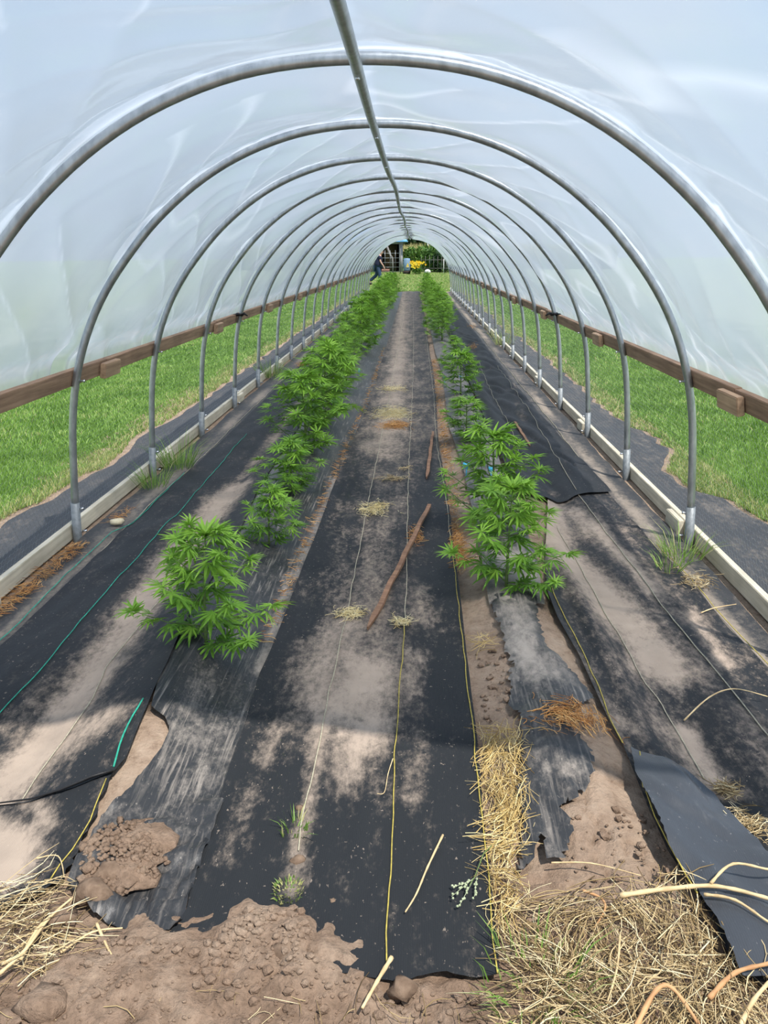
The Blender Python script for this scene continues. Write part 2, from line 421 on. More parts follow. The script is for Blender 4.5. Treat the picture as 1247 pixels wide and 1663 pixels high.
# ------------------------------------------------------------------ boards along both sides
def z_end(y): return float(H(1.8, y))
def boards(side, kind):
    sname = 'left' if side < 0 else 'right'
    if kind == 'hip':
        zc, th, ht = .985, .038, .092; xin = prof_x(zc) + PR + .002; mat, bmat = M['hip'], M['hip_block']
    else:
        zc, th, ht = .052, .038, .092; xin = 1.829 + .028; mat, bmat = M['base'], M['base']
    first = {('hip', -1): 5.22, ('hip', 1): 4.02, ('base', -1): 3.55, ('base', 1): 4.98}[(kind, side)]
    cuts = [Y0 - .1, first] + [first + 3.033 * k for k in range(1, 12) if first + 3.033 * k < YEND - .8] + [YEND + .06]
    for i in range(len(cuts) - 1):
        a, b = cuts[i], cuts[i + 1]
        ym = (a + b) / 2; ze = z_end(ym)
        nm = 'hip_board' if kind == 'hip' else 'base_board'
        n = len(cuts) - 1
        pos = 'nearest the camera' if i == 0 else ('at the far end of the tunnel' if i == n - 1 else '%s length from the camera' % ORD[i])
        desc = ('brown timber rail on the %s side, %s' if kind == 'hip' else 'pale timber kickboard on the %s side, %s') % (sname, pos)
        r = thing(nm, (side * (xin + th / 2), ym, zc + ze), desc, 'rail' if kind == 'hip' else 'board',
                  ('hip rails' if kind == 'hip' else 'kickboards') + ' on the %s side' % sname)
        lean = -side * .16 if kind == 'hip' else 0
        MB().box((0, 0, 0), (th, b - a - .006, ht), 0, .003, 0, lean).out('plank', mat, r, False)
        if i < n - 1:
            L = .27 if kind == 'hip' else .26
            z0 = -.018 if kind == 'hip' else -.004
            yb = b - ym
            # the splice sits on the inner face, clear of the pipes
            d = min(abs(b - y) for y in YS)
            MB().box((-side * (th + .001), yb, z0), (th, L, .092), 0, .004, 0, lean).out('splice_block', bmat, r, False)
for s in (-1, 1):
    boards(s, 'hip'); boards(s, 'base')

# black ties at the fifth hoop of each side
for s in (-1, 1):
    y = YS[5]; x = prof_x(1.03)
    t = thing('cable_tie', (s * x, y, 1.03), 'black tie knotted round a hoop leg at the %s brown rail' % ('left' if s < 0 else 'right'), 'tie')
    ring = [(.034 * math.cos(a), .034 * math.sin(a), .006 * math.sin(3 * a)) for a in np.linspace(0, 2 * PI, 17)]
    MB().tube(ring, .014, 8, False).out('loop', M['tie'], t)
    MB().tube([(-s * .03, -.03, 0), (-s * .06, -.05, .015), (-s * .10, -.06, -.01)], [.013, .015, .006], 8).out('knot', M['tie'], t)
    MB().tube([(s * .03, -.03, 0), (s * .055, -.05, .0), (s * .075, -.06, -.02)], [.013, .012, .005], 8).out('tail', M['tie'], t)

# ------------------------------------------------------------------ film cover
def make_film():
    Zlow = .945
    P = resample([(x, z) for x, z in resample(FULL, 400) if z >= Zlow], 231, 0)
    n = len(P)
    T = np.gradient(P, axis=0); T /= np.linalg.norm(T, axis=1)[:, None]
    N = np.stack([-T[:, 1], T[:, 0]], 1)       # pointing out of the arch
    if (N[n // 2, 1] < 0): N = -N
    _hy = np.concatenate([y + np.arange(-.16, .161, .010) for y in YS[:6]]); ys = np.r_[np.arange(Y0 - .03, 9.3, .024), _hy[_hy > Y0 - .03], np.arange(9.3, 18, .045), np.arange(18, YEND + .04, .09), [YEND + .05]]; ys = np.unique(np.round(ys, 4))
    arc = np.r_[0, np.cumsum(np.linalg.norm(np.diff(P, axis=0), axis=1))]
    A, Y = np.meshgrid(arc, ys)
    tot = arc[-1]
    t = (Y - Y0) / SP; k = np.round(t); dy = np.abs(t - k) * SP
    # distance up the wall from the hip rail
    up = np.minimum(A, tot - A)
    off = np.full_like(A, PR + .004)
    # settles slightly inward half way between the hoops
    off -= (.034 + .055 * vn(A * 1.3, np.floor(t) * 3.7 + 9, 40)) * np.sin(PI * np.clip(t - np.floor(t), 0, 1)) ** 1.2 * sstep(.1, .5, up) * (1 - .75 * np.exp(-((A - tot / 2) / .14) ** 2))
    # puckers that gather along every hoop
    pk = np.maximum(0, vn(A * 4.5 + k * 7.3, k * 3.1 + np.sign(t - k) * .7, 31) - .42) * 2 + .6 * np.maximum(0, vn(A * 11 + k * 3.3, k * 5.1, 32) - .5)
    off += .050 * pk * np.exp(-((dy - .075) / .055) ** 2) * sstep(.0, .02, dy)
    # ripples running away from the hoops
    off += .010 * (vn(A * 6.5 + 2.2 * vn(Y * 1.5, A, 36) + k, Y * .9, 33) - .5) * np.exp(-dy / .35) * sstep(.01, .08, dy)
    # long slack wrinkles
    u1 = A * 1.9 + Y * 1.3; u2 = A * .9 - Y * 1.6
    off += .020 * (np.abs(vn(u1 * 1.5, u2 * .35, 34) - .5) * 2 - .5) * sstep(.03, .3, dy)
    off += .014 * (np.abs(vn(u2 * 2.1 + 9, u1 * .45, 35) - .5) * 2 - .5) * sstep(.03, .3, dy)
    off += .012 * (fbm(A * 1.1, Y * 1.1, 38, 3) - .5)
    # folds pulled up from the rail
    fold = np.abs(vn(Y * 9 + (up * 2.5) * np.where((t - np.floor(t)) < .5, 1, -1), up * .8, 37) - .5) * 2
    off += .026 * fold * np.exp(-up / .16)
    fan = np.abs(vn((dy / (up + .12)) * 3.2 + k * 2.7, k * 1.0, 39) - .5) * 2
    off += .020 * fan * np.exp(-((up - .22) / .2) ** 2) * np.exp(-dy / .45) * sstep(.0, .06, dy)
    off = np.maximum(off, PR + .003 - .14 * sstep(.02, .2, dy) * (1 - .62 * np.exp(-((A - tot / 2) / .10) ** 2)))
    # out over the rail at the bottom
    off = off + .050 * (1 - sstep(.08, .24, up))
    X = P[None, :, 0] + N[None, :, 0] * off
    Z = P[None, :, 1] + N[None, :, 1] * off + .02 * np.clip(Y - 36, 0, 26)
    V = np.stack([X, Y, Z], 2).reshape(-1, 3)
    r, c = len(ys), n
    idx = np.arange(r * c).reshape(r, c)
    Fq = np.stack([idx[:-1, :-1], idx[:-1, 1:], idx[1:, 1:], idx[1:, :-1]], 2).reshape(-1, 4)
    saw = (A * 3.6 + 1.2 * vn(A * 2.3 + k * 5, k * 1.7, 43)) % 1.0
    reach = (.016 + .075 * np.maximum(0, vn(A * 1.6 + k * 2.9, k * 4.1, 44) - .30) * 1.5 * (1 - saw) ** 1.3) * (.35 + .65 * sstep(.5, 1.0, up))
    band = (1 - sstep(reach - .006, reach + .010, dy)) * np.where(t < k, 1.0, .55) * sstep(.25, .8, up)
    pleat_glint = pk * np.exp(-((dy - .055) / .045) ** 2) * .75 * sstep(.3, .9, up) * .6 + .5 * np.exp(-up / .05) + 2.4 * np.maximum(0, fan - .5) * np.exp(-((up - .18) / .16) ** 2) * np.exp(-dy / .4)  # whitening of doubled film, plus painted highlights beside hoops and on folds
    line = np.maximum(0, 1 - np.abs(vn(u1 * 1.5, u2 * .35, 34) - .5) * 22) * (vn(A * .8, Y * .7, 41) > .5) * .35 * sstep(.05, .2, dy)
    pleat_glint = np.clip(pleat_glint + line * 1.4 + band, 0, 1)
    o = build('plastic_cover', V, Fq[:, ::-1].copy(), M['film'], attrs={'pleat_glint': pleat_glint.ravel()})
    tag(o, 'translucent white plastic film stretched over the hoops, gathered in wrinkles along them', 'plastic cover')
make_film()

# ------------------------------------------------------------------ wire netting on the open sides
def netting(side):
    z0, z1 = .06, .96
    parts = []
    for ya, yb, cell, r in ((Y0, 13.0, .042, .00045), (13.0, YEND, .075, .0008)):
        w = cell; hgt = cell * .9
        cols = int((yb - ya) / w); rows = int((z1 - z0) / (hgt * .75))
        ii, jj = np.meshgrid(np.arange(cols), np.arange(rows), indexing='ij')
        cy = ya + (ii + .5 * (jj % 2)) * w; cz = z0 + jj * hgt * .75
        top = np.stack([cy + w * .5, cz + hgt * .5], -1)
        lf = np.stack([cy, cz + hgt * .25], -1); lb = np.stack([cy, cz - hgt * .25], -1); rt = np.stack([cy + w, cz + hgt * .25], -1)
        for a, b in ((lb, lf), (lf, top), (top, rt)):
            parts.append((a.reshape(-1, 2), b.reshape(-1, 2), r))
    Vs = []; Fs = []; n = 0
    def xz(q):
        f = (q[:, 1] - z0) / (z1 - z0)
        x = side * (1.902 - .095 * f + .012 * np.sin(f * PI) + .008 * (vn(q[:, 0] * 1.5, q[:, 1] * 3, 51) - .5))
        return np.stack([x, q[:, 0], q[:, 1] + .02 * np.clip(q[:, 0] - 36, 0, 9)], 1)
    for a, b, r in parts:
        A = xz(a); B = xz(b); d = B - A; d /= np.linalg.norm(d, axis=1)[:, None]
        e1 = np.array([1., 0, 0]); e2 = np.cross(d, e1[None]); e2 /= np.linalg.norm(e2, axis=1)[:, None]
        ring = [e1[None] * math.cos(q) * r + e2 * math.sin(q) * r for q in (0, 2 * PI / 3, 4 * PI / 3)]
        V = np.stack([A + ring[0], A + ring[1], A + ring[2], B + ring[0], B + ring[1], B + ring[2]], 1)
        m = len(A); base = n + np.arange(m)[:, None] * 6
        Fs.append(np.concatenate([base + np.array([[0, 1, 4, 3]]), base + np.array([[1, 2, 5, 4]]), base + np.array([[2, 0, 3, 5]])]))
        Vs.append(V.reshape(-1, 3)); n += m * 6
    o = build('wire_netting', np.concatenate(Vs), np.concatenate(Fs), M['galv'])
    tag(o, 'thin hexagonal wire netting closing the open %s side under the brown rail' % ('left' if side < 0 else 'right'), 'netting')
netting(-1); netting(1)

# ------------------------------------------------------------------ ground
def grid_sheet(name, xs, ys, zf, mat, attrs=None):
    X, Y = np.meshgrid(xs, ys); Z = zf(X, Y)
    V = np.stack([X, Y, Z], 2).reshape(-1, 3); r, c = X.shape
    idx = np.arange(r * c).reshape(r, c)
    Fq = np.stack([idx[:-1, :-1], idx[:-1, 1:], idx[1:, 1:], idx[1:, :-1]], 2).reshape(-1, 4)
    return build(name, V, Fq, mat)
MOUND = [(G(430, 1520), .12, .045), (G(500, 1590), .15, .03), (G(250, 1590), .22, .03), (G(960, 1330), .12, .015), (G(100, 1600), .2, .03)]
def soil_z(x, y):
    fg = 1 - sstep(1.62, 1.95, y)
    z = H(x, y) - .006 + .012 * (fbm(x * 7, y * 7, 61, 4) - .5)
    z = z + fg * (.035 * (fbm(x * 5, y * 5, 62, 3) - .45) + .030 * (np.abs(fbm(x * 13, y * 13, 63, 3) - .5) * 2) + .012 * (fbm(x * 38, y * 38, 65, 2) - .5))
    # bare bed on the right of the middle strip: cracked and lumpy
    gap = np.exp(-((x - .72) / .22) ** 2) * sstep(1.5, 1.8, y) * (1 - sstep(3.2, 4.2, y))
    z = z + gap * (.030 * (fbm(x * 16, y * 9, 64, 4) - .55) - .022 * np.maximum(0, 1 - np.abs(fbm(x * 9, y * 5, 68, 3) - .5) * 26))
    for p, r, a in MOUND:
        z = z + a * np.exp(-((x - p[0]) ** 2 + (y - p[1]) ** 2) / r ** 2)
    return z
ys = [-1.5]
while ys[-1] < 39.0:
    y = ys[-1]; ys.append(y + (.12 if y < 1.0 else .0085 if y < 2.3 else .0085 + (y - 2.3) * .012))
soil = grid_sheet('ground_soil', np.r_[np.linspace(-2.75, -1.75, 20), np.arange(-1.7, 1.72, .0115), np.linspace(1.75, 2.75, 20)], np.array(ys), soil_z, M['soil'])
soil['kind'] = 'structure'
_co = np.empty(len(soil.data.vertices) * 3, np.float32); soil.data.vertices.foreach_get('co', _co); _co = _co.reshape(-1, 3)
_a = soil.data.attributes.new('dry', 'FLOAT', 'POINT'); _a.data.foreach_set('value', (sstep(1.75, 2.1, _co[:, 1] + .25 * (fbm(_co[:, 0] * 4, _co[:, 1] * 4, 66, 3) - .5)) * (.5 + .9 * (fbm(_co[:, 0] * 3, _co[:, 1] * 3, 67, 3) - .25))).astype(np.float32))

def lawn_z(x, y): return H(x, y) * 1 - .004 + .015 * (vn(x * .8, y * .8, 71) - .5)
def edge_l(y): return -2.42 - .10 * (vn(y * .9, 0 * y, 72) - .5) - .08 * (vn(y * 4, 0 * y, 73) - .5) - .08 * np.exp(-((y - 4) / 1.5) ** 2)
def edge_r(y): return 2.38 + .28 * (vn(y * .8 + 4, 0 * y, 74) - .5) + .10 * (vn(y * 5, 0 * y, 75) - .5)
def lawn():
    Vs = []; Fs = []; n = 0
    for part in ('l', 'r', 'e'):
        if part == 'e':
            xs_ = np.linspace(-90, 90, 121); yy = np.r_[np.linspace(38.7, 62, 40), np.linspace(64, 260, 30)]
            X, Y = np.meshgrid(xs_, yy)
        else:
            yy = np.r_[np.linspace(-20, 1, 12), np.arange(1.2, 38.8, .12)]
            u = np.r_[0, np.geomspace(.02, 88, 40)]
            U, Y = np.meshgrid(u, yy)
            X = (edge_l(Y) - U) if part == 'l' else (edge_r(Y) + U)
        Z = lawn_z(X, Y)
        V = np.stack([X, Y, Z], 2).reshape(-1, 3); r, c = X.shape
        idx = np.arange(r * c).reshape(r, c) + n
        q = np.stack([idx[:-1, :-1], idx[:-1, 1:], idx[1:, 1:], idx[1:, :-1]], 2).reshape(-1, 4)
        if part == 'l': q = q[:, ::-1]
        Vs.append(V); Fs.append(q); n += r * c
    o = build('ground_lawn', np.concatenate(Vs), np.concatenate(Fs), M['lawn']); o['kind'] = 'structure'
lawn()

def blades(pts, hmin, hmax, wid, lean=.6, seed=1):
    rg = np.random.default_rng(seed); n = len(pts)
    a = rg.uniform(0, 2 * PI, n); h = rg.uniform(hmin, hmax, n); l = h * rg.uniform(0, lean, n) * 1.3
    a2 = rg.uniform(0, 2 * PI, n)
    w = wid * rg.uniform(.6, 1.3, n)
    d = np.stack([np.cos(a2) * w, np.sin(a2) * w, 0 * w], 1)
    bend = np.stack([np.cos(a) * l, np.sin(a) * l, h], 1)
    mid = pts + bend * np.array([.35, .35, .62])
    V = np.stack([pts - d, pts + d, mid - d * .8, mid + d * .8, pts + bend], 1).reshape(-1, 3)
    b = np.arange(n)[:, None] * 5
    Fq = np.concatenate([b + np.array([[0, 1, 3]]), b + np.array([[0, 3, 2]]), b + np.array([[2, 3, 4]])])
    return V, Fq, rg
def lawn_grass(side):
    rg = np.random.default_rng(5 + side); P = []
    for ya, yb, dens, w in ((2.6, 7, 5600, .0023), (7, 13, 2000, .0045), (13, 24, 800, .008), (24, 39, 350, .014)):
        n = int((yb - ya) * 2.7 * dens)
        y = rg.uniform(ya, yb, n); u = rg.uniform(0, 1, n) ** 1.15 * 2.7
        x = edge_l(y) - u + .03 if side < 0 else edge_r(y) + u - .03
        P.append((np.stack([x, y, lawn_z(x, y)], 1), w))
    if side > 0:
        n = 26000; y = rg.uniform(38.6, 62, n); x = rg.uniform(-5, 5, n); P.append((np.stack([x, y, lawn_z(x, y)], 1), .016))
    Vs = []; Fs = []; T = []; m = 0
    for i, (p, w) in enumerate(P):
        V, Fq, r = blades(p, .022, .062, w, 1.0, 100 + i + side)
        t = np.clip(fbm(p[:, 0] * 2.2, p[:, 1] * 2.2, 81, 3) * .75 + r.normal(.1, .2, len(p)), 0, 1)
        edge = np.abs(p[:, 0]) - 2.4
        t = np.where((edge < .18) & (r.uniform(0, 1, len(p)) < .55), 1.0, t)
        Vs.append(V); Fs.append(Fq + m); m += len(V); T.append(np.repeat(t, 5))
    o = build('grass', np.concatenate(Vs), np.concatenate(Fs), M['grass'], smooth=False, attrs={'tint': np.concatenate(T)})
    tag(o, 'short green mown grass outside the %s of the tunnel' % ('left' if side < 0 else 'right side and beyond the far end'), 'grass', None, 'stuff')
lawn_grass(-1); lawn_grass(1)

# ------------------------------------------------------------------ sheets on the ground
def dust_of(x, y, lines, base):
    d = np.zeros_like(x) + base
    for pl, w, s in lines:
        Q = np.array([G(*p)[:2] for p in pl])
        if len(Q) == 1: Q = np.concatenate([Q, Q + 1e-3])
        best = np.full(x.shape, 1e9)
        for a, b in zip(Q[:-1], Q[1:]):
            ab = b - a; t = np.clip(((x - a[0]) * ab[0] + (y - a[1]) * ab[1]) / (ab @ ab), 0, 1)
            best = np.minimum(best, np.hypot(x - a[0] - ab[0] * t, (y - a[1] - ab[1] * t)))
        d = np.maximum(d, base + s * np.exp(-(best / w) ** 2))
    return d
def strip(name, Lp, Rp, y1, off, mat, parent, start=None, nu=44, lines=(), base=.0, dustf=None, y0=None, crumple=False):
    """a long sheet between two edges (photo points), from a ragged near end to y1"""
    def edge(pl):
        Q = np.array([p if len(p) == 3 else G(p[0], p[1], off) for p in pl]); Q = Q[np.argsort(Q[:, 1])]
        return Q
    L = edge(Lp); R = edge(Rp)
    us = np.linspace(0, 1, nu)
    if start is not None:
        S = np.array([G(p[0], p[1], off) for p in start])
        # near end as y over u
        su = (S[:, 0] - np.interp(S[:, 1], L[:, 1], L[:, 0])) / (np.interp(S[:, 1], R[:, 1], R[:, 0]) - np.interp(S[:, 1], L[:, 1], L[:, 0]))
        o_ = np.argsort(su); ystart = np.interp(us, su[o_], S[o_, 1])
        ystart = ystart + .012 * (vn(us * 30, us * 0, 91) - .5)
    else: ystart = np.full(nu, y0)
    q = [0.0]
    while q[-1] < y1 - 1.0: q.append(q[-1] + .014 + q[-1] * .010)
    q = np.array(q) / q[-1]
    Yg = ystart[None, :] + (y1 - ystart[None, :]) * q[:, None]
    xl = np.interp(Yg, L[:, 1], L[:, 0]); xr = np.interp(Yg, R[:, 1], R[:, 0])
    Xg = xl + (xr - xl) * us[None, :]
    Z = surf(Xg, Yg, off)
    if crumple: Z = Z + (1 - sstep(1.8, 2.5, Yg)) * (.055 * np.abs(fbm(Xg * 9 + Yg * 5, Yg * 9 - Xg * 4, 93, 3) - .5) * 2 + .012 * np.abs(vn(Xg * 24 - Yg * 9, Yg * 16 + Xg * 9, 94) - .5) * 2)
    # edges lift and curl a little
    ed = np.minimum(us, 1 - us)[None, :] * np.abs(xr - xl)
    Z = Z + .006 * np.exp(-ed / .02) * vn(Xg * 3, Yg * 6, 92)
    V = np.stack([Xg, Yg, Z], 2).reshape(-1, 3); r, c = Xg.shape
    idx = np.arange(r * c).reshape(r, c)
    Fq = np.stack([idx[:-1, :-1], idx[:-1, 1:], idx[1:, 1:], idx[1:, :-1]], 2).reshape(-1, 4)
    d = dust_of(Xg, Yg, lines, base)
    if dustf is not None: d = d + dustf(Xg, Yg)
    o = build(name, V, Fq, mat, parent, attrs={'dust': d.ravel()})
    return o
def sheet(name, poly, off, mat, parent=None, step=.03, lines=(), base=0., lift=None, jag=.006):
    Q = [G(p[0], p[1], off)[:2] for p in poly]
    B = []
    for i in range(len(Q)):
        a, b = np.array(Q[i]), np.array(Q[(i + 1) % len(Q)]); n = max(1, int(np.linalg.norm(b - a) / (step * .7)))
        for k in range(n): B.append(a + (b - a) * k / n + RNG.normal(0, jag, 2) * (k > 0))
    B = np.array(B); mn, mx = B.min(0), B.max(0)
    pts = [Vector(p) for p in B]; nb = len(pts)
    xs, yy = np.arange(mn[0] + step / 2, mx[0], step), np.arange(mn[1] + step / 2, mx[1], step)
    def inside(x, y):
        c = False
        for i in range(nb):
            x1, y1 = B[i]; x2, y2 = B[(i + 1) % nb]
            if (y1 > y) != (y2 > y) and x < (x2 - x1) * (y - y1) / (y2 - y1) + x1: c = not c
        return c
    for x in xs:
        for y in yy:
            if inside(x, y) and np.min(np.hypot(B[:, 0] - x, B[:, 1] - y)) > step * .45: pts.append(Vector((x, y)))
    r = delaunay_2d_cdt(pts, [], [list(range(nb))], 1, 1e-6)
    P = np.array([tuple(v) for v in r[0]])
    z = surf(P[:, 0], P[:, 1], off)
    if lift is not None: z = z + lift(P[:, 0], P[:, 1])
    d = dust_of(P[:, 0], P[:, 1], lines, base)
    return build(name, np.c_[P, z], [tuple(f) for f in r[2]], mat, parent, attrs={'dust': d})
def thread(pl, off, mat, parent, w=.0035, name='marker_thread', wob=.004):
    Q = np.array([p if len(p) == 3 else G(p[0], p[1], off) for p in pl])
    dd = np.r_[0, np.cumsum(np.linalg.norm(np.diff(Q[:, :2], axis=0), axis=1))]
    n = max(8, int(dd[-1] / .05)); s = np.linspace(0, dd[-1], n)
    x = np.interp(s, dd, Q[:, 0]); y = np.interp(s, dd, Q[:, 1]); x = x + wob * (vn(s * 9, s * 0, 95) - .5) * 2
    z = surf(x, y, off) + .004
    return MB().tube(np.stack([x, y, z], 1), w, 5).out(name, mat, parent)
def fabric_thing(name, label, cat='ground cloth'):
    return thing(name, (0, 0, 0), label, cat)
ZB = lambda X: [(X, 39.0, 0)]   # far end of an edge

# lower layer along both sides
for s, nm in ((-1, 'left'), (1, 'right')):
    f = fabric_thing('side_ground_cloth', 'dusty grey ground cloth between the %s kickboard and the wide black cloth' % nm)
    strip('cloth', [(s * 1.80, 0.9, 0), (s * 1.80, 39, 0)][:2], [(s * 1.22, 0.9, 0), (s * 1.22, 39, 0)], 38.2, .012, M['fab_side'], f, None, 26, (), .16,
          lambda x, y: .45 * np.exp(-((np.abs(x) - 1.66) / .05) ** 2) * vn(x * 6, y * 1.2, 96) * 1.6, 1.95 if s > 0 else 2.05)
    thread([(s * 1.60, 2.2, 0), (s * 1.60, 37.5, 0)], .013, M['thread_p'], f, .0025)
    # outside strip
    g = fabric_thing('outer_ground_cloth', 'black ground cloth strip outside the %s kickboard, at the lawn edge' % nm)
    ya = np.arange(.9, 38.3, .1); us = np.linspace(0, 1, 9)
    U, Y = np.meshgrid(us, ya)
    xo = edge_l(Y) + .10 if s < 0 else edge_r(Y) - .08
    X = s * 1.905 + (xo - s * 1.905) * U
    Z = H(X, Y) + .014 + .012 * (vn(X * 6, Y * 4, 97) - .5) + .03 * (1 - U) ** 2
    idx = np.arange(X.size).reshape(X.shape)
    Fq = np.stack([idx[:-1, :-1], idx[:-1, 1:], idx[1:, 1:], idx[1:, :-1]], 2).reshape(-1, 4)
    build('cloth', np.stack([X, Y, Z], 2).reshape(-1, 3), Fq, M['fab_side'], g, attrs={'dust': (.02 + .12 * U + (.05 if s > 0 else 0)).ravel()})

# plastic mulch over the left bed
CL = [(275, 1514), (303, 1478), (319, 1399), (351, 1311), (399, 1171), (422, 1092), (440, 1055), (480, 950), (512, 870), (545, 780), (575, 710), (600, 650), (616, 600), (640, 520)]
CR = [(812, 1585), (800, 1450), (788, 1350), (775, 1200), (760, 1080), (745, 950), (735, 870), (725, 790), (712, 720), (708, 640), (703, 600)]
f = fabric_thing('plastic_mulch', 'black plastic sheet over the left planting bed, scratched, crumpled at its near end')
LM = [(108, 1440), (165, 1330), (215, 1280), (262, 1215), (276, 1185), (268, 1165), (245, 1150), (255, 1110), (-.98, 3.4, 0), (-.98, 5, 0), (-.96, 39, 0)]
strip('sheet', LM, [(290, 1520), (330, 1400), (430, 1120), (470, 1000)] + [(-.30, 6.0, 0), (-.29, 12, 0), (-.30, 39, 0)], 38.2, .016, M['mulch'], f,
      [(112, 1440), (135, 1475), (165, 1500), (225, 1522), (285, 1518)], 46, [([(330, 1180), (300, 1350), (240, 1400)], .09, .12), ([(470, 930), (420, 1090)], .025, .42), ([(545, 775), (480, 935)], .03, .38)], .10, crumple=True)
# wide black cloth, left
f = fabric_thing('wide_ground_cloth', 'wide black ground cloth left of the left plant row, with green threads')
LE = [(-1.62, .9, 0), (-1.60, 4, 0), (-1.56, 8, 0), (-1.56, 39, 0)]
RE = [(182, 1258), (205, 1230), (238, 1150), (255, 1108), (275, 1068), (300, 1010), (350, 930), (395, 850)] + [(-.90, 5.6, 0), (-.90, 8, 0), (-.92, 39, 0)]
strip('cloth', LE, RE, 38.25, .022, M['fab'], f, [(-420, 1330), (0, 1308), (50, 1301), (100, 1286), (150, 1266), (184, 1255)], 48,
      [([(-40, 1330), (60, 1225), (150, 1110), (210, 1020), (260, 945), (330, 850), (385, 790)], .115, .78), ([(30, 1260), (160, 1170)], .13, .5), ([(385, 790), (440, 720), (500, 640), (540, 590)], .07, .4)], .02)
thread([(-20, 1060), (0, 1042), (79, 962), (180, 865), (213, 852), (260, 807), (300, 768)], .023, M['thread_g'], f, .0026)
thread([(-20, 1180), (0, 1161), (65, 1089), (137, 1002), (224, 905), (300, 822), (340, 775), (400, 705)], .023, M['thread_g'], f, .0024)
thread([(36, 1300), (152, 1132), (173, 1085), (197, 1053), (231, 1013), (300, 920), (330, 880), (360, 840)], .023, M['thread_p'], f, .002)
thread([(184, 1247), (206, 1183), (231, 1136)], .024, M['thread_g'], f, .0032)
# lower black cloth at the near left
f = fabric_thing('lower_ground_cloth', 'black ground cloth with a yellow thread, under the near end of the left wide cloth')
sheet('cloth', [(-420, 1310), (60, 1260), (190, 1240), (178, 1262), (160, 1310), (130, 1375), (105, 1425), (60, 1450), (0, 1475), (-420, 1500)], .019, M['fab'], f, .025,
      [([(-40, 1340), (20, 1370), (10, 1420)], .08, .85), ([(50, 1300), (75, 1340)], .05, .4)], .03)
thread([(172, 1266), (150, 1330), (120, 1378), (100, 1398), (80, 1430)], .02, M['thread_y'], f, .0021)
MB().tube([G(-20, 1310, .025) + [0, 0, .008], G(50, 1301, .025) + [0, 0, .008], G(100, 1286, .025) + [0, 0, .01], G(150, 1266, .025) + [0, 0, .012], G(184, 1256, .025) + [0, 0, .012]], [.002, .003, .005, .006, .004], 6).out('rolled_hem', M['tie'], f)
# middle cloth
f = fabric_thing('middle_ground_cloth', 'black dusty ground cloth down the middle walkway between the plant rows')
def midd(x, y):
    return .36 * np.exp(-((x + .02) / .22) ** 2) * (sstep(2.2, 2.9, y)) * (.5 + vn(x * 3, y * .8, 98)) * (1 - .62 * sstep(4.6, 6.5, y)) + .25 * sstep(4.5, 8, y)
strip('cloth', CL + [(-.33, 39, 0)], CR + [(.47, 14, 0), (.49, 25, 0), (.44, 39, 0)], 38.4, .026, M['fab'], f,
      [(275, 1516), (310, 1535), (400, 1545), (480, 1560), (560, 1582), (640, 1591), (690, 1586), (725, 1578), (770, 1588), (812, 1585)], 60,
      [([(430, 1235), (465, 1170)], .05, .34), ([(525, 1170), (505, 1290), (490, 1360), (470, 1450)], .035, .36), ([(600, 1180), (560, 1280)], .09, .40), ([(500, 1130), (560, 1020)], .12, .32), ([(685, 1200), (660, 1300)], .05, .28),
       ([(684, 1065), (660, 1120)], .07, .25), ([(600, 1100), (560, 1150)], .14, .30), ([(690, 960), (680, 1010)], .07, .30), ([(400, 1290), (360, 1420)], .05, .22), ([(655, 470), (648, 560), (640, 640), (615, 740)], .12, .25)], .0, midd)
thread([(484, 1383), (495, 1311), (531, 1143), (563, 1000), (584, 888), (602, 795), (620, 705), (632, 645), (640, 600), (651, 540), (658, 500)], .027, M['thread_p'], f, .0022)
thread([(627, 1572), (635, 1359), (643, 1199), (655, 1040), (658, 1006)], .027, M['thread_y'], f, .0021)
thread([(658, 1006), (661, 870), (664, 750), (668, 675), (671, 600), (672, 540), (671, 500)], .027, M['thread_p'], f, .0022)
thread([(807, 1583), (797, 1470), (783, 1350), (770, 1200), (755, 1080), (741, 950), (731, 870)], .028, M['thread_y'], f, .0021)
thread([(731, 870), (721, 790), (709, 722), (704, 640), (699, 600), (690, 530)], .028, M['thread_p'], f, .0022)
# grey plastic on the right bed
f = fabric_thing('plastic_mulch', 'grey dusty plastic sheet over the right planting bed, under the right plant row')
strip('sheet', [(793, 975), (778, 880), (752, 760), (728, 690), (722, 640), (716, 600)] + [(.56, 14, 0), (.55, 39, 0)], [(885, 985), (870, 900), (815, 760), (795, 690), (768, 640)] + [(.93, 12, 0), (.93, 39, 0)], 38.2, .016, M['mulch'], f,
      [(785, 985), (820, 978), (860, 975), (888, 985)], 24, [([(840, 965), (830, 900)], .12, .35)], .30)
f = fabric_thing('plastic_mulch', 'torn grey plastic sheet half buried in bare soil before the right plant row')
sheet('sheet', [(795, 970), (870, 968), (875, 1012), (888, 1052), (941, 1104), (965, 1138), (935, 1150), (890, 1165), (925, 1180), (955, 1213), (967, 1255), (949, 1287), (913, 1311), (918, 1325), (930, 1345), (912, 1399), (887, 1401), (884, 1385), (878, 1360), (868, 1392), (843, 1416),
                (850, 1339), (842, 1279), (845, 1171), (826, 1140), (830, 1080), (815, 1030)], .014, M['mulch'], f, .018,
      [([(835, 985), (850, 1050), (880, 1090)], .10, .42), ([(930, 1250)], .035, .35)], .12,
      lambda x, y: .022 * np.abs(vn(x * 14 + y * 6, y * 5 - x * 3, 101) - .5) * 2)
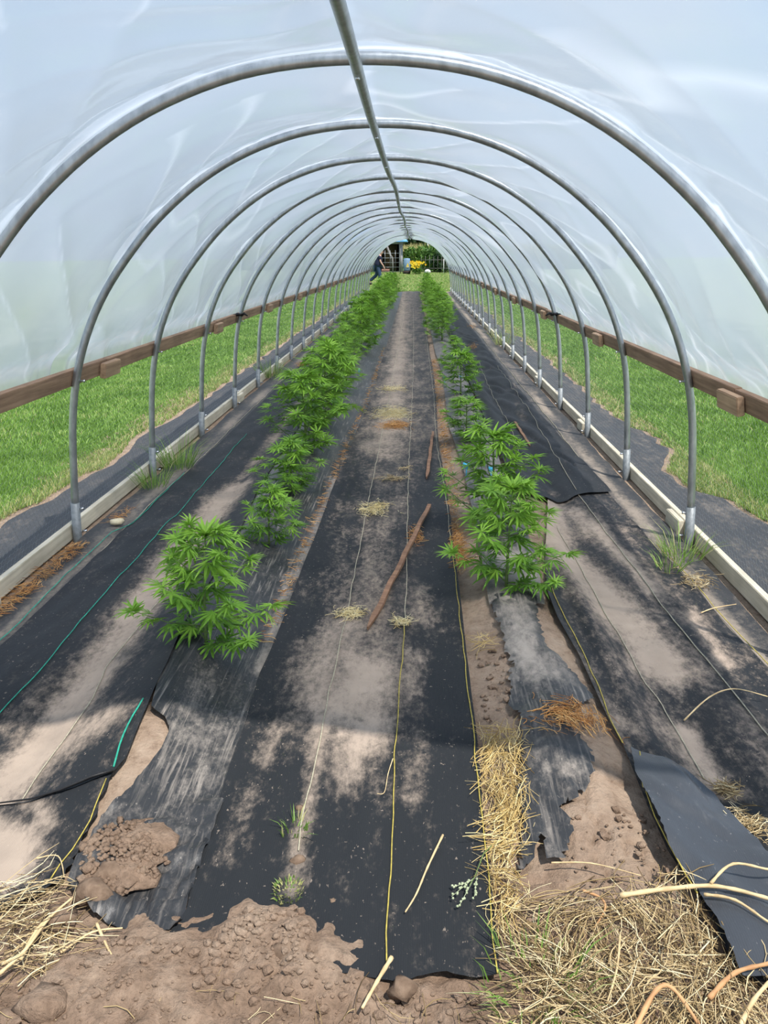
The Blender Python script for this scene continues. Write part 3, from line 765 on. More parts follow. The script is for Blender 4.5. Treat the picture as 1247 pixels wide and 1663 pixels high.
# right wide cloth (near) and far
f = fabric_thing('wide_ground_cloth', 'dusty black ground cloth sunk into a hollow right of the near right plants')
LE = [(1205, 1600), (1160, 1500), (1130, 1450), (1085, 1385), (1052, 1312), (1030, 1255), (1012, 1210), (990, 1172), (965, 1118), (938, 1060), (905, 1003), (888, 958), (885, 900), (888, 850), (890, 800)] + [(.97, 6.2, 0)]
strip('cloth', LE, [(1.70, 1.2, 0), (1.66, 3, 0), (1.60, 5, 0), (1.58, 7, 0)], 6.1, .024, M['fab'], f, [(1200, 1590), (1250, 1600), (1330, 1600), (1420, 1600)], 52,
      [([(890, 815), (900, 880), (950, 940), (1010, 1010), (1060, 1060), (1075, 1090)], .12, .70), ([(930, 830), (1010, 900), (1060, 960)], .07, .45), ([(1110, 1190), (1150, 1260), (1180, 1290)], .05, .6), ([(960, 1130), (1010, 1180)], .06, .3), ([(1120, 1000), (1180, 1080)], .05, .35)], .15)
thread([(895, 952), (914, 1000), (945, 1057), (971, 1114), (990, 1168), (1012, 1208)], .025, M['thread_y'], f, .0021)
thread([(936, 799), (961, 834), (1028, 920), (1092, 1006), (1136, 1060), (1197, 1133), (1260, 1210)], .025, M['thread_p'], f, .0026)
thread([(904, 856), (990, 1009), (1047, 1108), (1073, 1143), (1105, 1197), (1143, 1267)], .025, M['thread_p'], f, .002)
thread([(1066, 885), (1136, 958), (1200, 1031), (1241, 1073), (1260, 1095)], .020, M['thread_y'], f, .0022)
f = fabric_thing('wide_ground_cloth', 'dark rumpled ground cloth right of the far right plants, ending in a fold')
strip('cloth', [(.93, 5.2, 0), (.92, 8, 0), (.96, 39, 0)], [(1.62, 5.2, 0), (1.52, 9, 0), (1.52, 39, 0)], 38.25, .040, M['fab'], f,
      [(868, 800), (885, 806), (905, 816), (922, 812), (950, 800), (1000, 798)], 40, [([(820, 560), (830, 620), (850, 690)], .05, .22), ([(885, 800), (920, 812)], .05, .2)], -.04)
thread([(775, 586), (808, 656), (835, 709), (842, 740)], .041, M['thread_p'], f, .0022)
thread([(808, 594), (849, 654), (893, 723), (914, 760), (936, 796)], .041, M['thread_p'], f, .0022)
# turned-back corner of the right cloth
f = fabric_thing('cloth_flap', 'shiny grey flap of ground cloth folded back at the near right, showing its underside')
sheet('cloth', [(1024, 1216), (1060, 1235), (1110, 1268), (1160, 1303), (1205, 1350), (1247, 1400), (1300, 1470), (1290, 1600), (1205, 1592), (1162, 1500), (1132, 1450), (1085, 1385), (1052, 1312), (1030, 1262)], .040, M['flap'], f, .02, (), -.08,
      lambda x, y: .034 * vn(x * 6, y * 4, 99) + .012 * np.sin((x - y) * 9) + .030 * np.abs(vn(x * 16 + y * 9, y * 5 - x * 3, 100) - .5), jag=.0015)
thread([(1038, 1222), (1042, 1250), (1045, 1280)], .060, M['thread_y'], f, .0022)
thread([(1048, 1286), (1066, 1330), (1085, 1370), (1108, 1418), (1130, 1452)], .052, M['thread_y'], f, .0022)

# ------------------------------------------------------------------ straw and litter
def straws(name, pts, lmin, lmax, rad, mat, label, cat, kind='stuff', lift=.02, droop=.5, seed=1, off=.02, ang=None, group=None):
    rg = np.random.default_rng(seed); n = len(pts)
    pts = pts + rg.normal(0, .014 if n > 300 else .004, pts.shape) * (1 if rad < .0015 else .6)
    a = rg.uniform(0, 2 * PI, n) if ang is None else rg.normal(ang[0], ang[1], n)
    if n > 200:
        kc = max(6, n // 22); ci = rg.integers(0, n, kc); cen = pts[ci]
        own = np.argmin(((pts[:, None, :] - cen[None]) ** 2).sum(2), 1)
        coff = rg.uniform(-PI, PI, kc) if ang is None else rg.normal(0, ang[1], kc)
        a = (0 if ang is None else ang[0]) + coff[own] + rg.normal(0, .38, n)
    L = rg.uniform(lmin, lmax, n); cur = rg.normal(0, .55, n)
    z0 = np.abs(rg.normal(0, lift, n)) + .004
    tilt = rg.normal(0, .18, n)
    V = []
    S = 5
    ctr = []
    for k in range(S):
        t = k / (S - 1) - .5
        aa = a + cur * t
        x = pts[:, 0] + np.cos(aa) * L * t; y = pts[:, 1] + np.sin(aa) * L * t
        g = surf(x, y, off)
        z = np.maximum(g + z0 + tilt * L * t - droop * L * t * t * .3, g + .003)
        ctr.append(np.stack([x, y, z], 1))
    r = rad * rg.uniform(.6, 1.4, n)
    for k in range(S):
        d = ctr[min(k + 1, S - 1)] - ctr[max(k - 1, 0)]; d /= np.linalg.norm(d, axis=1)[:, None] + 1e-9
        e1 = np.cross(d, np.array([[0, 0, 1.]])); e1 /= np.linalg.norm(e1, axis=1)[:, None] + 1e-9; e2 = np.cross(e1, d)
        rr = (r * (1 if k < S - 1 else .5))[:, None]
        for q in (0, 2 * PI / 3, 4 * PI / 3): V.append(ctr[k] + (e1 * math.cos(q) + e2 * math.sin(q)) * rr)
    V = np.stack(V, 1).reshape(-1, 3); b = np.arange(n)[:, None] * (3 * S)
    Fq = []
    for k in range(S - 1):
        for q in range(3):
            Fq.append(b + np.array([[k * 3 + q, k * 3 + (q + 1) % 3, k * 3 + 3 + (q + 1) % 3, k * 3 + 3 + q]]))
    o = build(name, V, np.concatenate(Fq), mat, attrs={'tint': np.repeat(np.clip(rg.normal(.5, .32, n), 0, 1), 3 * S)})
    return tag(o, label, cat, group, kind)
def in_poly(poly, n, seed, off=.02):
    rg = np.random.default_rng(seed); Q = np.array([G(p[0], p[1], off)[:2] for p in poly]); mn, mx = Q.min(0), Q.max(0); out = []
    while len(out) < n:
        p = mn + rg.uniform(0, 1, (n * 2, 2)) * (mx - mn)
        c = np.zeros(len(p), bool)
        for i in range(len(Q)):
            x1, y1 = Q[i]; x2, y2 = Q[(i + 1) % len(Q)]
            c ^= ((y1 > p[:, 1]) != (y2 > p[:, 1])) & (p[:, 0] < (x2 - x1) * (p[:, 1] - y1) / (y2 - y1 + 1e-12) + x1)
        out += list(p[c])
    return np.array(out[:n])
def clump(px, py, wpx, hpx, n, seed, off=.03):
    rg = np.random.default_rng(seed); c = G(px, py, off)
    a = G(px - wpx / 2, py, off); b = G(px + wpx / 2, py, off); u = G(px, py - hpx / 2, off); v = G(px, py + hpx / 2, off)
    return np.stack([c[0] + rg.normal(0, abs(b[0] - a[0]) / 4, n), c[1] + rg.normal(0, abs(u[1] - v[1]) / 4, n)], 1)

straws('dry_straw', in_poly([(835, 1590), (830, 1500), (850, 1470), (930, 1470), (985, 1440), (1010, 1480), (1080, 1430), (1110, 1420), (1150, 1500), (1190, 1560), (1250, 1560), (1300, 1760), (800, 1760), (830, 1640)], 800, 3), .05, .22, .0013, M['straw'],
       'tangled dry straw covering the near right ground, in front of the bare bed', 'straw', 'stuff', .022, seed=3)
straws('dry_straw', in_poly([(835, 1600), (835, 1560), (940, 1540), (1020, 1460), (1130, 1500), (1200, 1600), (1250, 1640), (1280, 1760), (810, 1760), (860, 1660)], 1100, 4), .02, .09, .0008, M['straw'],
       'short broken bits of straw lying under the tangled straw at the near right', 'straw', 'stuff', .006, seed=4)
straws('dry_straw', in_poly([(782, 1190), (848, 1188), (842, 1260), (850, 1330), (838, 1420), (835, 1510), (815, 1520), (803, 1450), (792, 1350)], 620, 5), .04, .17, .0010, M['straw_y'],
       'golden straw drift along the right edge of the middle cloth', 'straw', 'stuff', .016, seed=5, ang=(1.5, .8))
straws('dry_straw', in_poly([(-30, 1480), (60, 1440), (110, 1430), (95, 1480), (130, 1520), (110, 1580), (40, 1590), (-40, 1570)], 170, 6), .04, .22, .0011, M['straw'],
       'loose straw heap at the near left, at the end of the black cloth', 'straw', 'stuff', .03, seed=6, ang=(.5, .6))
straws('dry_straw', in_poly([(120, 1500), (300, 1540), (560, 1600), (800, 1610), (820, 1663), (800, 1760), (-100, 1760), (-60, 1600)], 130, 7), .03, .14, .0010, M['straw'],
       'stray straws scattered over the bare brown soil in front of the cloths', 'straw', 'stuff', .008, seed=7, off=.02)
straws('leaf_litter', clump(928, 1160, 100, 42, 320, 8), .02, .09, .0012, M['straw_o'], 'orange brown dry litter clump beside the right wide cloth', 'dry litter', 'stuff', .010, seed=8)
straws('leaf_litter', clump(742, 885, 20, 70, 260, 9), .02, .07, .0012, M['straw_o'], 'orange dry litter between the middle cloth and the two near right plants', 'dry litter', 'stuff', .008, seed=9)
straws('dry_straw', clump(788, 1040, 45, 30, 26, 10), .06, .18, .0010, M['straw_y'], 'few pale straws on the soil gap right of the middle cloth', 'straw', 'stuff', .006, seed=10)
for k, (px, py, w, h, n, mt, lab) in enumerate([
    (636, 632, 46, 9, 260, 'chips', 'small far patch of pale straw clippings on the middle cloth'),
    (636, 671, 62, 18, 900, 'chips', 'bright yellow straw clippings heap on the middle cloth, largest of the row'),
    (640, 691, 50, 12, 520, 'straw_o', 'orange dry clippings directly in front of the bright yellow heap'),
    (640, 778, 52, 7, 90, 'straw', 'thin brown line of clippings on the middle cloth behind the long stake'),
    (607, 828, 48, 22, 330, 'chips', 'pale yellow clippings left of the long stake top'),
    (676, 872, 30, 26, 90, 'straw_o', 'orange clippings beside the upper half of the long stake'),
    (570, 998, 56, 16, 150, 'chips', 'sprig of pale clippings left of the lower end of the long stake'),
    (652, 1012, 36, 12, 80, 'chips', 'little sprig of pale clippings right of the lower end of the long stake'),
    (655, 763, 30, 6, 24, 'straw', 'few brown stems beside the short upright stake on the middle cloth'),
    (496, 591, 40, 8, 240, 'straw_o', 'orange dry weeds lying on the left cloth near the kickboard'),
    (768, 563, 22, 12, 120, 'straw_o', 'brown dead weeds on the far right cloth, nearer of the two patches'),
    (764, 530, 20, 8, 100, 'straw_o', 'brown dead weeds on the far right cloth, farther of the two patches'),
    (1178, 1285, 36, 22, 110, 'straw', 'dry tuft of stems on the right cloth above the grey flap'),
    (1130, 945, 60, 30, 120, 'straw', 'dry weed stems at the foot of the nearest right hoop leg'),
    (1215, 1340, 60, 50, 130, 'straw', 'dry stems caught along the fold of the right grey flap'),
    (196, 838, 26, 22, 60, 'straw_o', 'brown litter between the pale stone and the left kickboard')]):
    straws('straw_clippings', clump(px, py, w * .9, h, n, 40 + k), .02, .085, .0013 if py < 800 else .0011, M[mt], lab, 'clippings', 'stuff', .008, seed=60 + k, off=.03)

straws('leaf_litter', in_poly([(-20, 1000), (60, 925), (120, 884), (142, 882), (118, 905), (60, 955), (-10, 1015)], 420, 73), .02, .10, .0011, M['straw_o'], 'brown needle litter against the left kickboard below the nearest hoop leg', 'dry litter', 'stuff', .006, seed=73)
gap = np.random.default_rng(70)
_y = 4.2 + gap.uniform(0, 1, 900) ** 1.3 * 9; _x = np.interp(_y, [4, 6.1, 10, 14], [.475, .475, .505, .51]) + gap.normal(0, .022, 900)
straws('leaf_litter', np.stack([_x, _y], 1), .015, .07, .0016, M['straw_o'], 'brown bits of litter in the narrow gap between middle cloth and right bed', 'dry litter', 'stuff', .006, seed=71, off=.022)
_y = 3.2 + gap.uniform(0, 1, 600) ** 1.3 * 12; _x = np.interp(_y, [3.2, 4, 6.1, 9.76, 22], [-.44, -.43, -.41, -.345, -.34]) + gap.normal(0, .014, 600)
straws('leaf_litter', np.stack([_x, _y], 1), .015, .06, .0015, M['straw_o'], 'brown bits of litter along the left edge of the middle cloth', 'dry litter', 'stuff', .006, seed=72, off=.03)
def stalk(name, pl, r, mat, label, cat='stalk', lifts=None, group=None, off=.03, n=6):
    Q = [G(p[0], p[1], off) for p in pl]
    Q = [q + np.array([0, 0, (lifts[i] if lifts else 0) + r]) for i, q in enumerate(Q)]
    # smooth
    P = []
    for i in range(len(Q) - 1):
        for t in np.linspace(0, 1, 6, endpoint=False):
            p0, p1, p2, p3 = Q[max(i - 1, 0)], Q[i], Q[i + 1], Q[min(i + 2, len(Q) - 1)]
            P.append(.5 * (2 * p1 + (p2 - p0) * t + (2 * p0 - 5 * p1 + 4 * p2 - p3) * t * t + (3 * p1 - p0 - 3 * p2 + p3) * t ** 3))
    P.append(Q[-1]); m = len(P)
    R = [r * (1.1 - .5 * i / m) * (1 + .15 * math.sin(i * 2.3)) for i in range(m)]
    o = MB().tube(P, R, n).out(name, mat); return tag(o, label, cat, group)
stalk('dry_stalk', [(1005, 1468), (1080, 1465), (1160, 1463), (1247, 1490), (1300, 1510)], .0065, M['stalk'], 'thick pale dry stalk lying across the near right straw', lifts=[.02, .035, .04, .05, .05])
stalk('dry_stalk', [(1150, 1462), (1185, 1440), (1247, 1450), (1290, 1440)], .004, M['stalk'], 'thin curved stalk arching above the thick pale stalk at the right edge', lifts=[.05, .07, .07, .06])
stalk('dry_stalk', [(1140, 1475), (1190, 1490), (1250, 1530), (1300, 1545)], .004, M['stalk'], 'thin pale stalk splitting down from the thick pale stalk', lifts=[.04, .05, .05, .05])
stalk('dry_stalk', [(1150, 1630), (1190, 1600), (1247, 1592), (1300, 1580)], .006, M['stalk_o'], 'orange brown stalk bent over the near right corner of the straw', lifts=[.01, .03, .045, .05])
stalk('dry_stalk', [(1030, 1680), (1062, 1634), (1090, 1632), (1135, 1675)], .006, M['stalk_o'], 'orange brown stalk bent into an arch at the bottom right', lifts=[.01, .04, .04, .01])
stalk('dry_stalk', [(1190, 1700), (1220, 1645), (1260, 1610)], .006, M['stalk'], 'pale stalk pointing up in the bottom right corner', lifts=[.01, .03, .05])
stalk('dry_stalk', [(946, 1450), (975, 1462), (982, 1480), (965, 1510)], .0035, M['stalk_o'], 'hooked orange stem lying on the bare soil behind the straw', lifts=[.004] * 4)
stalk('dry_stalk', [(895, 1404), (960, 1405), (1040, 1425)], .0022, M['stalk'], 'long thin stem lying across the bare soil of the right bed', lifts=[.004] * 3)
stalk('dry_stalk', [(1005, 1535), (1000, 1590), (985, 1640)], .003, M['stalk'], 'straight pale stem standing out of the tangled straw', lifts=[.03, .03, .02])
stalk('dry_stalk', [(0, 1590), (45, 1560), (82, 1510), (120, 1470)], .0045, M['stalk'], 'long pale straw stem slanting through the near left heap', lifts=[.01, .03, .03, .02])
stalk('dry_stalk', [(35, 1572), (62, 1530), (85, 1505)], .005, M['stalk'], 'thick split straw lying at the front of the near left heap', lifts=[.02, .03, .03])
stalk('dry_stalk', [(158, 1508), (172, 1540), (186, 1568)], .004, M['stalk'], 'short pale straw on the soil before the left plastic sheet', lifts=[.012] * 3)
stalk('dry_stalk', [(100, 1555), (150, 1522), (200, 1515)], .003, M['stalk'], 'pale straw pointing at the crumpled end of the left plastic', lifts=[.012] * 3)
stalk('dry_stalk', [(60, 1400), (95, 1396), (105, 1430)], .002, M['stalk'], 'thin bent stem on the yellow threaded cloth at the near left', lifts=[.01] * 3)
stalk('twig', [(719, 1363), (694, 1412), (676, 1455), (658, 1485)], .0032, M['stalk'], 'thin pale twig lying near the front of the middle cloth', 'twig', lifts=[.012, .004, .004, .004])
stalk('wooden_stick', [(636, 1564), (612, 1604), (588, 1645)], .0055, M['stalk'], 'short peeled stick on the soil at the front edge of the middle cloth', 'stick', lifts=[.012, .012, .008])
stalk('dry_stalk', [(1110, 1175), (1150, 1145), (1190, 1135), (1245, 1140)], .003, M['stalk'], 'dry seed stem arching across the right cloth from the edge', lifts=[.01, .03, .04, .02])
stalk('dry_stalk', [(1138, 998), (1160, 990), (1195, 984)], .003, M['stalk'], 'short straw lying on the right cloth in front of the kickboard', lifts=[.006] * 3)
stalk('dry_stalk', [(638, 1235), (630, 1260), (624, 1290), (612, 1292)], .0016, M['stalk'], 'bent thread of straw beside the yellow thread on the middle cloth', lifts=[.006] * 4)
# weed seed head on the middle cloth
w_ = thing('weed_sprig', tuple(G(795, 1380)), 'pale green weed sprig with seed head at the right edge of the middle cloth', 'weed')
def rel(px, py, dz): return G(px, py, .03) + np.array([0, 0, dz]) - G(795, 1380)
MB().tube([rel(803, 1378, .02), rel(785, 1400, .03), rel(770, 1435, .02), rel(762, 1445, .015)], [.0016, .0015, .0013, .001], 5).out('stem', M['stem'], w_)
b = MB(); rr = random.Random(4)
for (x0, y0_), (x1, y1_) in (((770, 1432), (733, 1462)), ((766, 1440), (745, 1478)), ((775, 1425), (770, 1462)), ((768, 1436), (735, 1447))):
    for t in np.linspace(.2, 1, 9):
        q = rel(x0 + (x1 - x0) * t + rr.uniform(-3, 3), y0_ + (y1_ - y0_) * t + rr.uniform(-3, 3), .012); b.blob(q, .0038, rr.randint(0, 99), 1, .2)
    b.tube([rel(x0, y0_, .014), rel(x1, y1_, .012)], .0009, 4)
b.out('seed_head', simple('seed_grey', (.42, .46, .30), (.3, .34, .2)), w_)

# stakes
def stake(pa, pb, w, label, off=.03):
    A = G(pa[0], pa[1], off) + np.array([0, 0, w * .6]); B = G(pb[0], pb[1], off) + np.array([0, 0, w * .6])
    d = B - A; L = np.linalg.norm(d); ang = math.atan2(d[1], d[0]); n = 14
    r = thing('wooden_stake', tuple((A + B) / 2), label, 'stake', None, ang)
    V = []; Fc = []
    for i in range(n + 1):
        t = i / n - .5; k = .25 if i == n else 1
        for (yy, zz) in ((-1, -1), (1, -1), (1, 1), (-1, 1)):
            jig = random.uniform(-.12, .12)
            V.append((t * L, yy * w * .5 * k * (1 + jig) + .12 * w * math.sin(i * 1.7), zz * w * .32 * (1 + random.uniform(-.1, .1)) + t * d[2]))
    for i in range(n):
        for k in range(4): Fc.append((i * 4 + k, i * 4 + (k + 1) % 4, i * 4 + 4 + (k + 1) % 4, i * 4 + 4 + k))
    Fc += [(3, 2, 1, 0), tuple(n * 4 + k for k in range(4))]
    MB().add(V, Fc).out('shaft', M['stake'], r, False)
    return r
stake((697, 824), (598, 1026), .026, 'long brown wooden stake lying aslant on the middle cloth')
stake((703, 704), (693, 779), .024, 'shorter brown stake near the right edge of the middle cloth, behind the long one')
stake((836, 688), (861, 727), .022, 'brown stake lying on the dark cloth right of the plants')

# stone, clods
s_ = MB().blob(tuple(G(190, 852) + np.array([0, 0, .02])), .038, 5, 2, .3, (1.1, .9, .6)).out('stone', M['stone']); tag(s_, 'pale cream stone on the cloth by the left kickboard', 'stone')
for i, (px, py, r, lab) in enumerate([(180, 1430, .045, 'brown clod on the heap at the left plastic sheet'), (100, 1500, .04, 'dark clod beside the near left straw heap'), (150, 1455, .055, 'largest dark clod, below the soil heap on the left plastic'),
                                      (470, 1555, .045, 'dark clod at the soil edge left of the middle cloth'), (487, 1316, .013, 'small round clod on the left thread of the middle cloth'), (482, 1400, .018, 'clod at the end of the left thread of the middle cloth'),
                                      (222, 1543, .03, 'dark clod in front of the crumpled left plastic'), (655, 1610, .03, 'dark clod in front of the yellow thread end'), (540, 1465, .009, 'tiny pinkish clod on the front of the middle cloth'), (70, 1640, .05, 'half sunken clod in the bottom left soil')]):
    p = G(px, py); o = MB().blob((p[0], p[1], p[2] + r * .35), r, 20 + i, 2, .35, (1.1, .9, .7)).out('soil_clod', M['clod'] if i < 9 else M['soil']); tag(o, lab, 'clod', 'soil clods at the front')
# soil heap on the left plastic
c0 = G(205, 1400)
rg = np.random.default_rng(8); b = MB()
b.blob((c0[0], c0[1], c0[2] + .012), .115, 77, 4, .38, (1.0, 1.15, .28))
for k in range(420):
    a = rg.uniform(0, 2 * PI); q = rg.uniform(0, 1) ** .6
    p = c0 + np.array([math.cos(a) * .125 * q, math.sin(a) * .145 * q, 0]); p[2] = float(surf(p[0], p[1])) + .018 + .030 * (1 - q * q)
    b.blob(p, rg.uniform(.004, .010) if k > 26 else rg.uniform(.009, .018), k, 1, .45, (1, 1, .8))
o = b.out('soil_heap', M['soil']); tag(o, 'heap of crumbly brown soil weighing down the left plastic sheet', 'soil heap', None, 'stuff')
b = MB()
P1 = in_poly([(-60, 1530), (120, 1520), (300, 1545), (350, 1520), (420, 1500), (500, 1570), (600, 1600), (700, 1600), (830, 1610), (830, 1750), (-100, 1750)], 900, 31)
P2 = in_poly([(770, 1050), (825, 1050), (830, 1150), (790, 1170)], 60, 32)
P3 = in_poly([(920, 1320), (1040, 1300), (1120, 1440), (900, 1450)], 90, 33)
P4 = in_poly([(380, 1490), (500, 1480), (520, 1590), (340, 1560)], 260, 34)
for k, p in enumerate(np.concatenate([P1, P2, P3, P4])):
    r = rg.uniform(.002, .006) if rg.uniform() < .8 else rg.uniform(.006, .015)
    b.blob((p[0], p[1], max(float(soil_z(p[0], p[1])), float(surf(p[0], p[1], .0))) + r * .4), r, k, 1, .35, (1.1, 1, .75))
o = b.out('soil_crumbs', M['soil'], None, False); tag(o, 'loose brown soil crumbs strewn over the bare ground in front', 'soil', None, 'stuff')

# ------------------------------------------------------------------ hemp plants
def leaf_geo(n_lf=7):
    L = {7: [(0, 1), (27, .93), (-27, .93), (56, .72), (-56, .72), (96, .38), (-96, .38)], 5: [(0, 1), (33, .88), (-33, .88), (72, .55), (-72, .55)]}[n_lf]
    V = []; Fc = []
    for ang, ln in L:
        a = math.radians(ang); ca, sa = math.cos(a), math.sin(a); n0 = len(V)
        st = [(0, .010), (.22, .050), (.45, .068), (.68, .052), (.86, .026)]
        for t, w in st:
            for sgn, zz in ((1, .022), (0, -.012), (-1, .022)):
                x = t * ln; y = sgn * w * (.55 + .45 * ln); z = zz * (w / .085) - .16 * (t * ln) ** 2 - abs(ang) / 96 * .05 * t
                V.append((x * ca - y * sa, x * sa + y * ca, z))
        V.append((ln * ca, ln * sa, -.17 * ln * ln - abs(ang) / 96 * .05))
        m = len(st)
        for i in range(m - 1):
            for k in (0, 1): Fc += [(n0 + i * 3 + k, n0 + i * 3 + k + 1, n0 + i * 3 + 4 + k), (n0 + i * 3 + k, n0 + i * 3 + 4 + k, n0 + i * 3 + 3 + k)]
        e = n0 + m * 3
        Fc += [(e - 3, e - 2, e), (e - 2, e - 1, e)]
    return np.array(V), np.array(Fc)
LV7, LF7 = leaf_geo(7); LV5, LF5 = leaf_geo(5)
def make_plant_mesh(seed, nodes, spread, leafs, dens=1.0):
    rg = np.random.default_rng(seed); Vs = []; Fs = []; T = []; n = 0; st = MB()
    def leaf(p, d, size, tint, five=False):
        nonlocal n
        LV, LF = (LV5, LF5) if five else (LV7, LF7)
        d = d / np.linalg.norm(d)
        side = np.cross(np.array([0, 0, 1.]), d); side = side / (np.linalg.norm(side) + 1e-6)
        roll = rg.normal(0, .35); upv = np.cross(d, side); s2 = side * math.cos(roll) + upv * math.sin(roll); u2 = np.cross(d, s2)
        R = np.stack([d, s2, u2], 0)
        Vs.append(p + (LV * size * np.array([1, rg.uniform(.85, 1.1), rg.uniform(.6, 1.6)])) @ R); Fs.append(LF + n); n += len(LV); T.append(np.full(len(LV), np.clip(tint, 0, 1)))
    bend = rg.normal(0, .04, 2)
    def stem_p(t): return np.array([bend[0] * t * t, bend[1] * t * t, t])
    st.tube([stem_p(t) for t in np.linspace(0, .97, 8)], [.016 - .011 * t for t in np.linspace(0, 1, 8)], 6)
    for i in range(nodes):
        t = .06 + .90 * (i / (nodes - 1)) ** .95; p = stem_p(t); phi0 = i * PI / 2 + rg.normal(0, .3)
        blen = spread * (1.02 - .80 * t ** 1.3) * (.85 if i == 0 else 1)
        for s in (0, PI):
            if rg.uniform() > dens + .25: continue
            phi = phi0 + s + rg.normal(0, .22); out = np.array([math.cos(phi), math.sin(phi), 0])
            bl = blen * rg.uniform(.75, 1.15); rise = rg.uniform(.22, .75) + .35 * t
            tip = p + out * bl + np.array([0, 0, bl * rise])
            mid = p + out * bl * .55 + np.array([0, 0, bl * rise * .40])
            st.tube([p, mid, tip], [.007, .005, .003], 5)
            # fan leaf at the node
            ll = leafs * rg.uniform(.95, 1.3)
            fd = out + np.array([0, 0, rg.uniform(-.45, .25)])
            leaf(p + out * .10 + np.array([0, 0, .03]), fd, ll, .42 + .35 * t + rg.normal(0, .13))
            nb = max(3, int(round(bl / .07)))
            for k in range(nb):
                q = (k + 1) / nb; c = p * (1 - q) ** 2 + 2 * mid * q * (1 - q) + tip * q * q
                for sd in (-1, 1):
                    if rg.uniform() > dens: continue
                    a = phi + sd * rg.uniform(.5, 1.5); dd = np.array([math.cos(a), math.sin(a), rg.uniform(-.5, .45)])
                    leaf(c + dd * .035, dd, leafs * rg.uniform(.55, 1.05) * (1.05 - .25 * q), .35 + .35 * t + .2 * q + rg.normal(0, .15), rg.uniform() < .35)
            for k in range(4):
                a = rg.uniform(0, 2 * PI); dd = np.array([math.cos(a), math.sin(a), rg.uniform(.1, 1.1)]) + out * .5
                leaf(tip, dd, leafs * rg.uniform(.4, .8), .75 + rg.normal(0, .14), True)
    top = stem_p(.97)
    for k in range(11):
        a = k * 2.4; dd = np.array([math.cos(a), math.sin(a), rg.uniform(.15, 1.6)])
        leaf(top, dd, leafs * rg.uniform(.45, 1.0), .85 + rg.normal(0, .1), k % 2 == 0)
    V = np.concatenate(Vs)
    V[:, 2] = np.maximum(V[:, 2], .015)
    return V, np.concatenate(Fs), np.concatenate(T), st
PROTO = []
for k, (seed, nodes, spread, lf, dn) in enumerate([(3, 9, .50, .22, .95), (14, 8, .46, .23, .72), (25, 13, .40, .125, 1.1), (36, 13, .44, .125, 1.1), (47, 9, .46, .21, .9)]):
    V, Fc, T, st = make_plant_mesh(seed, nodes, spread, lf, dn)
    PROTO.append((V, Fc, T, st, None))
proto_objs = {}
def plant(k, p, height, width, rz, label, group):
    if k not in proto_objs:
        V, Fc, T, st, _ = PROTO[k]
        r = thing('hemp_plant', (0, 0, 0), label, 'plant', group)
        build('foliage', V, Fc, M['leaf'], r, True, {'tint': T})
        st.out('stem', M['stem'], r)
        proto_objs[k] = r; o = r
    else: o = copy_thing(proto_objs[k], (0, 0, 0))
    o.location = (p[0], p[1], p[2] - .01); o.rotation_euler = (0, 0, rz); o.scale = (width, width, height)
    o['label'] = label; o['group'] = group
    return o
def ztop(px, py, Y): return float(at_y(px, py, Y)[2])
plist = []
def addp(k, base, top, side, wide=None, lab=None, rz=0.):
    p = G(base[0], base[1], .018); h = ztop(top[0], top[1], p[1]) - p[2]
    plist.append((k, p, h, wide or h, side, lab, rz))
addp(0, (335, 1046), (345, 868), 'l', .53, None, 2.3)
addp(1, (437, 884), (430, 793), 'l', .42, None, 1.0)
addp(4, (474, 797), (468, 716), 'l', .56, None, 2.0)
LY = [6.75, 7.75, 8.8, 10.0, 11.3, 12.7, 14.2, 15.7, 17.2, 18.7, 20.2, 21.7, 23.2, 24.7, 26.2, 27.7, 29.2, 30.7, 32.2, 33.7, 35.2, 36.9]
for i, y in enumerate(LY):
    x = -.72 + RNG.normal(0, .025) + (.04 if y < 9 else 0) - .05 * sstep(18, 34, y)
    hh = .66 + .12 * float(sstep(9, 20, y)) + RNG.normal(0, .04) - (.0 if y > 7 else .06)
    plist.append(([0, 4, 2, 3, 2, 3, 4][i % 7] if y > 9 else [4, 0, 4][i % 3], np.array([x, y, float(surf(x, y, .018))]), hh, .80 + .03 * (i % 3) + .10 * float(sstep(14, 28, y)), 'l', None, i * 1.3))
addp(0, (822, 952), (815, 792), 'r', .56, None, 2.2)
addp(4, (800, 850), (808, 700), 'r', .66, None, .2)
addp(1, (757, 712), (757, 650), 'r', .56, None, 2.6)
addp(4, (748, 640), (740, 572), 'r', .62, None, .9)
addp(1, (735, 592), (730, 549), 'r', .5, None, .5)
RY = [15.9, 17.1, 18.4, 19.7, 21.0, 22.4, 23.9, 25.4, 26.9, 28.4, 29.9, 31.4, 32.9, 34.4, 35.9, 37.2]
for i, y in enumerate(RY):
    x = .74 + RNG.normal(0, .025) - .06 * float(sstep(22, 36, y))
    plist.append(([2, 3, 4, 3][i % 4], np.array([x, y, float(surf(x, y, .018))]), .74 + RNG.normal(0, .04), .78 + .04 * (i % 3), 'r', None, i * 1.7 + .4))
cnt = {'l': 0, 'r': 0}
